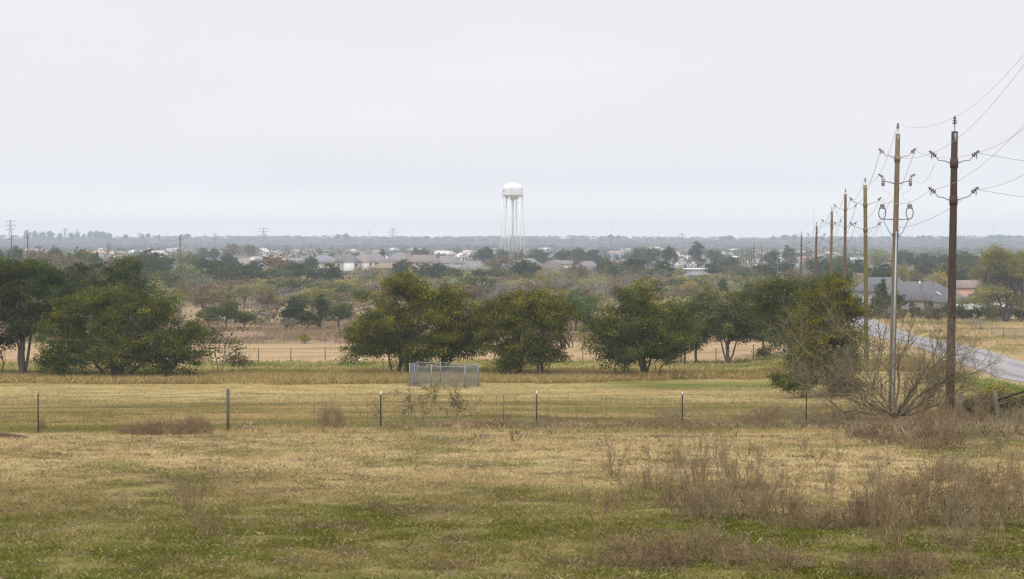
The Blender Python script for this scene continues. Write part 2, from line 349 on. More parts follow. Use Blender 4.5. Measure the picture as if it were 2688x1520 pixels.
def build_ground():
    na, nr = 460, 1150; y0 = -40.0
    a = np.concatenate([np.linspace(-42, -20, 30, endpoint=False), np.linspace(-20, 20, na - 60), np.linspace(20, 42, 31)[1:]]); a = np.radians(a); na = len(a)
    r = np.concatenate([np.linspace(12, 58, 40, endpoint=False), 58 * np.exp(np.linspace(0, math.log(4900 / 58), nr))]); nr = len(r)
    A, Rr = np.meshgrid(a, r); X = Rr * np.tan(A); Y = y0 + Rr
    Z = gz(X, Y) + (fbm(X / .9, Y / .9, 51, 3) - .5) * .10 * ss(100, 30, Y) * ss(4, 7, np.abs(X - road_x(Y)))
    G = Geo(); i = np.arange(nr - 1)[:, None] * na + np.arange(na - 1)[None, :]; i = i.ravel()
    G.add(np.stack([X, Y, Z], -1).reshape(-1, 3), np.stack([i, i + 1, i + na + 1, i + na], 1), ground_col(X, Y).reshape(-1, 3))
    o = G.build('ground', mat_col('ground_soil_and_turf', rough=1, noise=.28, nscale=2.2, bump=.5, bscale=7, spec=.05), smooth=True)
    tag(o, 'rolling pasture and farmland falling away from the viewer to a wooded plain', None, None, 'structure')
build_ground()
# road ribbon
def build_road():
    G = Geo(); ys = np.concatenate([np.arange(-30, 450, 2.0), np.arange(450, 760, 8.0)]); m = 9; W_ = 2.75
    us = np.linspace(-1, 1, m); V = []; Cc = []
    for y in ys:
        x = road_x(y); dx = (road_x(y + 5) - road_x(y - 5)) / 10; nx, ny = 1 / math.hypot(1, dx), -dx / math.hypot(1, dx)
        for u in us:
            X = x + nx * u * W_; Y = y + ny * u * W_; V.append((X, Y, g1(X, Y) + .07 - .04 * abs(u)))
            t = math.exp(-((abs(u) - .5) / .13) ** 2) ; n = float(fbm(X / 1.0, Y / 9, 61, 3)); k = (.295 - .07 * t + (n - .5) * .14); Cc.append((k * 1.0, k * .965, k * .955))
    f = [(i * m + j, i * m + j + 1, (i + 1) * m + j + 1, (i + 1) * m + j) for i in range(len(ys) - 1) for j in range(m - 1)]
    G.add(V, f, np.array(Cc)); o = G.build('road', mat_col('road_asphalt', rough=.95, noise=.2, nscale=3, bump=.3, bscale=30, spec=.1))
    tag(o, 'worn grey two lane country road running away beside the power poles', None, None, 'structure')
build_road()
# ================================================================== grass (blades)
def blades(G, X, Y, n_per, L, wd, lean, cols, rg, spread, Z=None):
    n = len(X); idx = np.repeat(np.arange(n), n_per); m = len(idx)
    bx = X[idx] + rg.normal(size=m) * spread; by = Y[idx] + rg.normal(size=m) * spread; bz = gz(bx, by) - .015
    Lb = L * rg.uniform(.5, 1.4, m); th = rg.uniform(0, 2 * math.pi, m); ln = np.clip(rg.normal(lean, .35, m), .05, 1.45)
    dx = np.cos(th) * np.sin(ln); dy = np.sin(th) * np.sin(ln); dz = np.cos(ln)
    ph = rg.uniform(0, math.pi, m); wx = np.cos(ph) * wd / 2; wy = np.sin(ph) * wd / 2
    B = np.stack([bx, by, bz], 1); W3 = np.stack([wx, wy, 0 * wx], 1); Dv = np.stack([dx, dy, dz], 1) * Lb[:, None]
    mid = B + Dv * .55 + np.array([0, 0, .06]) * Lb[:, None]; tip = B + Dv * np.array([1.05, 1.05, .82])
    V = np.stack([B - W3, B + W3, mid + W3 * .8, tip], 1); b = np.arange(m)[:, None] * 4
    c = cols[idx] * rg.uniform(.75, 1.3, m)[:, None]
    G.add(V.reshape(-1, 3), np.concatenate([b, b + 1, b + 2, b + 3], 1), np.repeat(np.clip(c, 0, 1), 4, 0))
def scatter(rg, n, y0, y1, pad=3.0, px0=-60, px1=2750):
    Y = np.sqrt(rg.uniform(y0 ** 2, y1 ** 2, n)); x0 = (px0 - CX) / F * Y - pad; x1 = (px1 - CX) / F * Y + pad
    return rg.uniform(0, 1, n) * (x1 - x0) + x0, Y
def lit(c, k): return np.clip(c * k, 0, 1)
def grass():
    rg = rng_(1); G = Geo()
    X, Y = scatter(rg, 120000, 22, 63); m = fbm(X / .7, Y / .9, 71, 3); k = rg.random(len(X)) < np.clip((m - .22) * 3, .3, 1); X, Y = X[k], Y[k]
    c = lit(ground_col(X, Y), 1.25); pale = rg.random(len(X)) < .10 + .25 * ss(34, 46, Y); c[pale] = c[pale] * .35 + np.array([.56, .46, .26]) * .65; dk = rg.random(len(X)) < .13; c[dk] *= .5
    blades(G, X, Y, 7, .085, .0085, 1.0, c, rg, .09)
    X, Y = scatter(rg, 90000, 22, 43); c = lit(ground_col(X, Y), 1.3) * rg.uniform(.55, 1.35, (len(X), 1)); pale = rg.random(len(X)) < .12; c[pale] = c[pale] * .4 + np.array([.50, .41, .24]) * .6
    blades(G, X, Y, 6, .07, .0075, .9, c, rg, .06)
    X, Y = scatter(rg, 9000, 22, 60); m = fbm(X / 1.6, Y / 2.2, 73, 3); k = m > .56; X, Y = X[k], Y[k]     # green tussocks
    c = mixc(ground_col(X, Y), [.12, .155, .03], np.full(len(X), .55)); blades(G, X, Y, 14, .10, .009, .7, c, rg, .12)
    X, Y = scatter(rg, 900, 22, 60, px1=2300); k = fbm(X / 5, Y / 5, 74, 2) > .45; X, Y = X[k], Y[k]      # brown dead tufts
    c = np.tile(np.array([.17, .125, .08]), (len(X), 1)) * rg.uniform(.7, 1.5, (len(X), 1)); blades(G, X, Y, 30, .11, .008, .9, c, rg, .12)
    X, Y = scatter(rg, 3200, 22, 60); c = np.tile(np.array([.34, .27, .16]), (len(X), 1)) * rg.uniform(.4, 1.2, (len(X), 1)); blades(G, X, Y, 4, .15, .006, .5, c, rg, .07)      # standing dead stalks
    X, Y = scatter(rg, 16000, 63, 120); c = lit(ground_col(X, Y), 1.2); blades(G, X, Y, 8, .16, .012, .7, c, rg, .12)
    tag(G.build('pasture_grass', M_blade), 'short matted green and straw coloured grass of the near pasture', 'grass', None, 'stuff')
    G = Geo(); X, Y = scatter(rg, 46000, 63, 149, 5); k = np.abs(X - road_x(Y)) > 4.5; X, Y = X[k], Y[k]
    k = rg.random(len(X)) < np.clip((fbm(X / 3, Y / 1.6, 75, 3) - .32) * 3.5, .05, 1); X, Y = X[k], Y[k]
    c = lit(ground_col(X, Y), 1.08); blades(G, X, Y, 7, .17, .022, .95, c, rg, .3)
    tag(G.build('hay_field_grass', M_blade), 'olive and tan mown grass of the field behind the wire fence', 'grass', None, 'stuff')
    G = Geo(); X, Y = scatter(rg, 15000, 150, 166, 6, px1=2250); px = CX + X / Y * F
    lo = 150 + 2.0 * np.sin(px / 240) - 2 * ss(700, 200, px) + 5 * ss(1300, 1900, px); k = (Y > lo) & (rg.random(len(X)) < np.clip((fbm(X / 5, Y / 2.5, 77, 3) - .28) * 3, .15, 1)); X, Y, px = X[k], Y[k], px[k]
    gr = np.clip((fbm(X / 6, Y / 3, 78, 3) - .5) * 5, 0, 1) * ss(155, 162, Y) * .8; c = mixc(np.tile(np.array([.40, .30, .125]), (len(X), 1)), [.15, .19, .035], gr)
    blades(G, X, Y, 9, .62, .035, .3, c, rg, .25)
    X, Y = scatter(rg, 2600, 168, 186, 6, px1=2100); c = mixc(np.tile(np.array([.16, .19, .04]), (len(X), 1)), [.42, .33, .15], np.clip(fbm(X / 6, Y / 3, 80, 3) * 3 - 1 + rg.normal(size=len(X)) * .2, 0, 1)); blades(G, X, Y, 9, .35, .05, .5, c, rg, .5)
    tag(G.build('tall_grass', M_blade), 'band of tall golden uncut grass in front of the tree row', 'grass', None, 'stuff')
    # weeds of the brown field further out and rough grass right of the road
    G = Geo(); X, Y = scatter(rg, 9000, 236, 330, 8, px1=2000); k = fbm(X / 12, Y / 10, 79, 3) > .42; X, Y = X[k], Y[k]; c = mixc(np.tile(np.array([.21, .145, .105]), (len(X), 1)), [.30, .23, .13], rg.random(len(X))); blades(G, X, Y, 9, .55, .07, .5, c, rg, .6)
    tag(G.build('dry_weeds', M_blade), 'low brown and mauve dead weeds covering the field beyond the far fence', 'weeds', None, 'stuff')
    G = Geo(); X, Y = scatter(rg, 16000, 70, 340, 8, px0=2150); rx = road_x(Y); k = (np.abs(X - rx) > 3.7) & (X > rx - 9); X, Y = X[k], Y[k]
    c = lit(ground_col(X, Y), 1.1); blades(G, X, Y, 7, .22, .05, .9, c, rg, .5)
    tag(G.build('roadside_grass', M_blade), 'golden rough grass on the verge and the field right of the road', 'grass', None, 'stuff')
def rank_grass():
    rg = rng_(6); G = Geo(); X, Y = scatter(rg, 14000, 56, 77, 4, px0=700); px = CX + X / Y * F
    den = np.clip((fbm(X / 2.5, Y / 1.5, 90, 3) - .35) * 4, .05, 1) * np.where(px > 2250, 1.0, ss(66, 68, Y) * ss(77, 74, Y) * ss(760, 1700, px) * .5 * np.clip((fbm(X / 1.3, Y / 1.0, 91, 3) - .42) * 6, 0, 1) + .02); k = rg.random(len(X)) < den; X, Y, px = X[k], Y[k], px[k]
    c = mixc(np.tile(np.array([.34, .26, .17]), (len(X), 1)), [.22, .155, .11], rg.random(len(X))); c = mixc(c, [.15, .16, .05], (rg.random(len(X)) < .2) * .8)
    c = np.clip(c * rg.uniform(.5, 1.7, (len(X), 1)), 0, 1)
    for sel, L in ((px > 2250, .42), (px <= 2250, .26)): blades(G, X[sel], Y[sel], 12, L, .011, .35, c[sel], rg, .16)
    tag(G.build('rank_grass', M_blade), 'brownish rank grass and dead stalks along the wire fence', 'grass', None, 'stuff')
grass(); rank_grass()
# ================================================================== tree row (each its own build)
BARK = (.125, .105, .088); BARKL = (.17, .145, .12)
def row_tree(name, label, cat, bx, by, d, lobes, trunks, nleaf, pal, seed, size=.20, group=None, nlimb=34, sig=.36, bark=BARK, inner=.5, per=90, dz=1.0):
    """lobes: photo x, y, half width, half height, depth offset (m); trunks: lists of photo points and a base radius (m)"""
    rg = rng_(seed); s = F / d; o = pix(bx, by, d); o[2] = g1(o[0], d)
    Lw = []
    for lb in lobes:
        x, y, rx, ry = lb[:4]; dd = lb[4] if len(lb) > 4 else rg.uniform(-1, 1) * .5; p = pix(x, y, d)
        Lw.append((p[0], d + dd, p[2], rx / s, rx / s * .85 * dz, ry / s))
    root = empty(name, o, label, cat, group)
    if nleaf > 3000: nleaf = int(nleaf * 2.4); size *= .74
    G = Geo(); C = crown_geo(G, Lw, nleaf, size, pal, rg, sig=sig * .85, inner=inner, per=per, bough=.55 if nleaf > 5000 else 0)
    kid(root, G.build('crown', M_leaf, root, o))
    G = Geo(); tops = []
    for pts, r in trunks:
        q = [pix(x, y, d) for x, y in pts]; q[0][2] = g1(q[0][0], d) - .15
        off = rg.uniform(-.25, .25); q = np.array(q); q[1:, 1] += off
        n = 10; t = np.linspace(0, len(q) - 1, n); qq = np.stack([np.interp(t, np.arange(len(q)), q[:, k]) for k in range(3)], 1); qq[1:-1] += rg.normal(size=(n - 2, 3)) * .05
        rad = r * .72 * (1.25 - .8 * np.linspace(0, 1, n)); rad[0] *= 1.3; G.tube(qq, rad, bark, 8); tops += list(qq[5:])
    limb_geo(G, np.array(tops), C, rg, nlimb, max(r for _, r in trunks) * .42, bark)
    kid(root, G.build('trunk', M_bark, root, o))
    return root
row_tree('oak_tree', 'tall dark oak with a thick straight trunk at the left edge of the photo', 'tree', 58, 966, 158,
    [(60, 745, 95, 60), (-20, 770, 80, 75), (130, 760, 75, 55), (40, 830, 90, 50), (120, 840, 70, 40), (-40, 850, 60, 55), (185, 790, 40, 45), (10, 720, 60, 35)],
    [([(58, 968), (57, 930), (58, 890), (60, 850)], .29), ([(58, 900), (40, 870), (20, 840)], .16), ([(60, 900), (85, 870), (110, 850)], .15), ([(60, 885), (62, 840), (60, 790)], .2)], 23000, 'oak', 11, size=.21, nlimb=46)
row_tree('oak_tree', 'dark rounded oak crown standing behind the two leftmost trees', 'tree', 290, 880, 205,
    [(300, 735, 90, 46), (215, 735, 70, 42), (350, 775, 54, 52), (250, 790, 100, 44), (180, 760, 55, 50), (330, 740, 60, 50)],
    [([(290, 885), (290, 840), (285, 780)], .3), ([(290, 850), (250, 800)], .15), ([(290, 850), (330, 800)], .15)], 15000, 'oak', 12, size=.25)
row_tree('oak_tree', 'broad low tree whose foliage reaches the ground at lower left', 'tree', 300, 972, 156,
    [(230, 830, 80, 50), (320, 840, 90, 50), (410, 850, 70, 50), (170, 890, 60, 50), (290, 910, 110, 55), (400, 915, 90, 50), (480, 905, 58, 45), (215, 930, 80, 35), (460, 950, 50, 24), (340, 950, 90, 24), (440, 810, 40, 30), (270, 792, 40, 24), (150, 945, 44, 22), (260, 950, 70, 24), (420, 955, 60, 20), (500, 935, 34, 26), (310, 800, 90, 34), (205, 812, 66, 36), (400, 812, 60, 34), (250, 780, 50, 20)],
    [([(300, 972), (290, 930), (270, 880)], .26), ([(305, 972), (340, 930), (380, 890)], .2), ([(295, 972), (240, 940), (200, 900)], .18), ([(310, 972), (380, 950), (440, 925)], .15)], 34000, 'olive', 13, size=.20, nlimb=50)
row_tree('mesquite_sapling', 'spindly pale stemmed sapling with sparse leaves right of the broad low tree', 'tree', 571, 962, 160,
    [(570, 895, 30, 34), (618, 912, 20, 24), (540, 915, 24, 28), (630, 870, 12, 14), (545, 872, 16, 18)],
    [([(571, 962), (566, 920), (572, 870)], .07), ([(572, 960), (600, 930), (640, 915)], .055), ([(570, 950), (548, 920), (540, 900)], .05), ([(570, 930), (595, 890), (610, 865)], .04)], 900, 'olive', 14, size=.2, nlimb=22, bark=(.24, .21, .17), per=14)
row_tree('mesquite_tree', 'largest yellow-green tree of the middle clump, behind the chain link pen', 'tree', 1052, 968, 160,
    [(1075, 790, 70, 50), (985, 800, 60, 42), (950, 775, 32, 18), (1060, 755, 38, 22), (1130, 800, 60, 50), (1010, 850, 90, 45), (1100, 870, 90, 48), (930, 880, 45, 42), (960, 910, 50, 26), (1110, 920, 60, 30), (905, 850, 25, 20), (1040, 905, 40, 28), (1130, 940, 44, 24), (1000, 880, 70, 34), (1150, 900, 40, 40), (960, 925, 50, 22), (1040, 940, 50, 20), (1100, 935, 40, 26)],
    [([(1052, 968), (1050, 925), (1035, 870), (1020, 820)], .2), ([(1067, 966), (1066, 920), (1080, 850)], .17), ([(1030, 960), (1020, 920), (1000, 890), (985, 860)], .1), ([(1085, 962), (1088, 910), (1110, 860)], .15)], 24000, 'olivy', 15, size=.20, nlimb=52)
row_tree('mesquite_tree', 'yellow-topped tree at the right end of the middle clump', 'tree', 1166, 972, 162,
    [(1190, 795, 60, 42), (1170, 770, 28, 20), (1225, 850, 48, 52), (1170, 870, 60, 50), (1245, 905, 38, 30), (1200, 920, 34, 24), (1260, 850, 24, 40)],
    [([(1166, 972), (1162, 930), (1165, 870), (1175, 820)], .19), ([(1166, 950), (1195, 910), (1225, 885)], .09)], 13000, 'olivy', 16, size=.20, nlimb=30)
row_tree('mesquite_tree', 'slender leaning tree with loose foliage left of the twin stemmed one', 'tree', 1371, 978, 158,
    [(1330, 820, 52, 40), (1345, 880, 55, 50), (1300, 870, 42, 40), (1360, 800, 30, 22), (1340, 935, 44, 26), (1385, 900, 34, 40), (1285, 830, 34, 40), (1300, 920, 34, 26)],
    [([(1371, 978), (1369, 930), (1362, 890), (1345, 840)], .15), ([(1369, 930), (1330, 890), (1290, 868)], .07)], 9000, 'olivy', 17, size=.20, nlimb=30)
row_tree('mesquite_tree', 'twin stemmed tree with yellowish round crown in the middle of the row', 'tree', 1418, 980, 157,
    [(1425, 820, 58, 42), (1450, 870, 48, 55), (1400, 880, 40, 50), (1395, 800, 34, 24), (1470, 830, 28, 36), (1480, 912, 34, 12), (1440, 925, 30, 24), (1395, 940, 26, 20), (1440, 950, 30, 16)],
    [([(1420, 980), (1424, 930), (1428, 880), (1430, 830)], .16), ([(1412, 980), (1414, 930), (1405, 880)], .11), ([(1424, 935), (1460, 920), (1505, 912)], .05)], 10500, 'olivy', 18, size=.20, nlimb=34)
row_tree('oak_tree', 'dark dense crowned tree standing alone right of the middle', 'tree', 1691, 974, 159,
    [(1700, 800, 62, 42), (1670, 850, 85, 50), (1740, 840, 62, 55), (1720, 890, 85, 45), (1630, 870, 55, 45), (1790, 890, 22, 30), (1690, 768, 36, 16), (1650, 800, 40, 30), (1770, 850, 34, 44), (1740, 925, 50, 30), (1650, 915, 50, 28), (1700, 935, 40, 20)],
    [([(1691, 974), (1690, 925), (1688, 880), (1695, 830)], .25), ([(1690, 920), (1660, 885), (1640, 860)], .1), ([(1690, 915), (1725, 885), (1750, 860)], .1)], 18500, 'olive', 19, size=.20, nlimb=44)
row_tree('mesquite_sapling', 'small ragged tree under the left side of the lone dark crown', 'tree', 1641, 968, 157,
    [(1600, 870, 34, 34), (1590, 905, 34, 26), (1650, 930, 30, 26), (1615, 925, 26, 22), (1572, 885, 16, 20)],
    [([(1641, 968), (1640, 930), (1632, 895), (1610, 870)], .09), ([(1618, 960), (1612, 925), (1600, 900)], .06)], 4200, 'olive', 20, size=.2, nlimb=20)
row_tree('mesquite_sapling', 'low spreading sapling with a leaning stem right of the lone dark trunk', 'tree', 1722, 968, 160,
    [(1745, 925, 30, 16), (1718, 930, 18, 14), (1775, 915, 26, 14)], [([(1722, 968), (1745, 950), (1790, 932)], .07), ([(1720, 965), (1722, 930)], .05)], 1100, 'olive', 21, size=.2, nlimb=14, per=20)
row_tree('mesquite_tree', 'loose grey-green tree behind and right of the lone dark tree', 'tree', 1826, 936, 182,
    [(1830, 830, 50, 36), (1860, 860, 40, 36), (1815, 870, 36, 30), (1845, 800, 34, 20), (1880, 830, 34, 30), (1800, 900, 30, 24), (1790, 840, 34, 44), (1850, 770, 30, 20)],
    [([(1826, 938), (1828, 900), (1834, 860)], .15), ([(1800, 936), (1796, 900), (1790, 870)], .12)], 9000, 'grnolv', 22, size=.23)
row_tree('oak_tree', 'small umbrella shaped tree with forked trunk over open grass', 'tree', 1910, 938, 180,
    [(1905, 850, 58, 38), (1950, 855, 45, 34), (1865, 862, 34, 28), (1925, 820, 45, 25), (1985, 850, 36, 34)],
    [([(1910, 938), (1909, 915), (1908, 895)], .2), ([(1909, 915), (1890, 890), (1870, 870)], .1), ([(1909, 912), (1935, 895), (1955, 870)], .1), ([(1908, 905), (1915, 880), (1915, 850)], .12)], 11000, 'grnolv', 23, size=.23)
row_tree('oak_tree', 'bushy brownish green tree between the umbrella tree and the vine covered one', 'tree', 2070, 930, 160,
    [(2060, 760, 60, 32), (2030, 800, 60, 45), (2100, 820, 55, 55), (2075, 880, 45, 45), (1990, 790, 40, 40), (2125, 770, 40, 40), (2090, 925, 36, 30), (2040, 740, 45, 16)],
    [([(2075, 950), (2072, 900), (2060, 840), (2050, 780)], .2), ([(2080, 950), (2095, 890), (2110, 820)], .12)], 17000, 'grnolv', 24, size=.21)
row_tree('oak_tree', 'dark leafy tree filling the space right of the umbrella shaped one', 'tree', 2005, 925, 190,
    [(1995, 800, 50, 36), (1975, 840, 46, 34), (2020, 850, 40, 36), (1950, 790, 40, 26), (2030, 880, 36, 30)],
    [([(2005, 928), (2003, 890), (1998, 840)], .16)], 8000, 'oak', 31, size=.23)
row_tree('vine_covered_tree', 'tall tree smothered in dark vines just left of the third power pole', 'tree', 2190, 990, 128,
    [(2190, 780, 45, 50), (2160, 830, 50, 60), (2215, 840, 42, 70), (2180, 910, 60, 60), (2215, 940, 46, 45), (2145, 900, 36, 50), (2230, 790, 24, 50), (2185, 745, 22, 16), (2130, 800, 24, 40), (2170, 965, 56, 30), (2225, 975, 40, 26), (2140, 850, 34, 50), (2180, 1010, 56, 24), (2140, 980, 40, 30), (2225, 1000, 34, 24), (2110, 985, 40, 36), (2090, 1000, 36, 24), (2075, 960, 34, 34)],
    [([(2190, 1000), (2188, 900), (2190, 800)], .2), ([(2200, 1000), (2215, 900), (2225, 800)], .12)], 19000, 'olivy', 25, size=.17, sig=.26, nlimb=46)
row_tree('shrub', 'dark green shrub left of the oak trunk at the left edge', 'shrub', 10, 935, 160, [(5, 900, 38, 24), (-30, 905, 30, 26)], [([(8, 950), (6, 920)], .08)], 2400, 'oak', 26, nlimb=10)
row_tree('shrub', 'leafy green shrub at the foot of the slender leaning tree', 'shrub', 1340, 968, 158, [(1335, 952, 30, 14), (1350, 944, 14, 12)], [([(1338, 970), (1338, 955)], .05)], 1500, 'bright', 27, nlimb=8)
row_tree('shrub', 'low grey-brown shrub at the foot of the pale sapling', 'shrub', 610, 960, 161, [(612, 946, 26, 9), (640, 952, 14, 6)], [([(612, 962), (612, 948)], .04)], 700, 'brown', 28, nlimb=8)
row_tree('shrub', 'reddish brown scrubby bush beside a post under the far fence at right', 'shrub', 2010, 935, 184, [(2010, 920, 22, 13), (2040, 917, 12, 12)], [([(2010, 938), (2010, 925)], .05)], 700, 'brown', 29, nlimb=12)
row_tree('shrub', 'dark undergrowth bush hanging below the vine covered trees', 'shrub', 2120, 955, 135, [(2120, 925, 30, 28), (2090, 940, 20, 20)], [([(2115, 965), (2115, 930)], .05)], 2000, 'oak', 30, nlimb=10, size=.17)
# ================================================================== middle distance trees: prototypes, then copies
def proto(kind, pal, nleaf, size, seed, H=7.0, Wd=8.0, shape='round', trunk=.25, nl=24, bark=BARK, per=34, sig=.4):
    rg = rng_(seed); hw = Wd / 2; base = H * trunk; ch = H - base; L = []
    nlob = {'round': 6, 'wide': 8, 'tall': 6, 'dome': 5}[shape]
    for i in range(nlob):
        a = 2 * math.pi * i / nlob + rg.uniform(-.4, .4); q = rg.uniform(.35, .62) if shape != 'tall' else rg.uniform(.15, .4)
        if shape == 'tall': zz = base + ch * (.15 + .7 * i / nlob); r = hw * rg.uniform(.5, .7)
        else: zz = base + ch * rg.uniform(.3, .62); r = hw * rg.uniform(.42, .58)
        L.append((math.cos(a) * hw * q, math.sin(a) * hw * q, zz, r, r, min(r * .85, ch * .42)))
    L.append((rg.uniform(-.5, .5), rg.uniform(-.5, .5), base + ch * .6, hw * .62, hw * .62, ch * .42))
    if shape == 'dome': L.append((0, 0, base + ch * .42, hw * .9, hw * .9, ch * .5))
    e = bpy.data.objects.new(kind, None); COL.objects.link(e)
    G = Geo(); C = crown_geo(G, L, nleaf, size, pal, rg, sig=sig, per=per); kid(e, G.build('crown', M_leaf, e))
    G = Geo(); n = 6; qq = np.stack([rg.normal(size=n) * .08, rg.normal(size=n) * .08, np.linspace(-.3, H * .55, n)], 1); G.tube(qq, .22 * (1.3 - np.linspace(0, 1, n)), bark, 6)
    limb_geo(G, qq[2:], C, rg, nl, .09, bark); kid(e, G.build('trunk', M_bark, e))
    e['_W'] = Wd; e['_H'] = H; return e
P_ = {
 'oak': [proto('oak_tree', 'oak', 4200, .42, 101, shape='wide'), proto('oak_tree', 'oak', 4200, .42, 102, shape='round'), proto('oak_tree', 'oak', 4000, .42, 103, shape='dome', trunk=.12)],
 'grn': [proto('tree', 'grnolv', 3600, .40, 111), proto('tree', 'grnolv', 3600, .40, 112, shape='wide')],
 'mesq': [proto('mesquite_tree', 'mesq', 2600, .34, 121, shape='wide'), proto('mesquite_tree', 'mesq', 2600, .34, 122), proto('mesquite_tree', 'brown', 2400, .34, 123)],
 'bare': [proto('bare_tree', 'bare', 1700, .26, 131, nl=50), proto('bare_tree', 'bare', 1900, .26, 132, shape='wide', nl=50)],
 'brown': [proto('tree', 'brown', 3000, .36, 141), proto('tree', 'brown', 3000, .36, 142, shape='wide')],
 'pale': [proto('tree', 'pale', 4600, .38, 151, shape='dome', trunk=.08)],
 'yellow': [proto('shrub', 'yellow', 3400, .36, 161, shape='dome', trunk=.08), proto('shrub', 'yellow', 3200, .36, 162, trunk=.1)],
 'bright': [proto('tree', 'bright', 4600, .36, 171, shape='wide', trunk=.3)],
 'tall': [proto('tree', 'oak', 3800, .40, 181, H=9, Wd=6, shape='tall', trunk=.12)],
}
USED = set(); PC = {}
RT = random.Random(5)
def put(kind, x, ytop, wpx, d, label, group=None, name=None, cat='tree'):
    k = PC.get(kind, 0); PC[kind] = k + 1; src = P_[kind][k % len(P_[kind])]
    o = copy_tree(src) if src.name in USED else src; USED.add(src.name)
    if name: o.name = name
    X, Y, Z = gp(x, d); o.location = (X, Y, Z - .1); top = pix(x, ytop, d)[2]; Wm = wpx * d / F * 1.2; Hm = max(1.2, top - Z)
    o.scale = (Wm / src['_W'], Wm / src['_W'], Hm / src['_H'] * 1.02); o.rotation_euler = (0, 0, RT.uniform(0, 6.28))
    tag(o, label, cat, group); return o
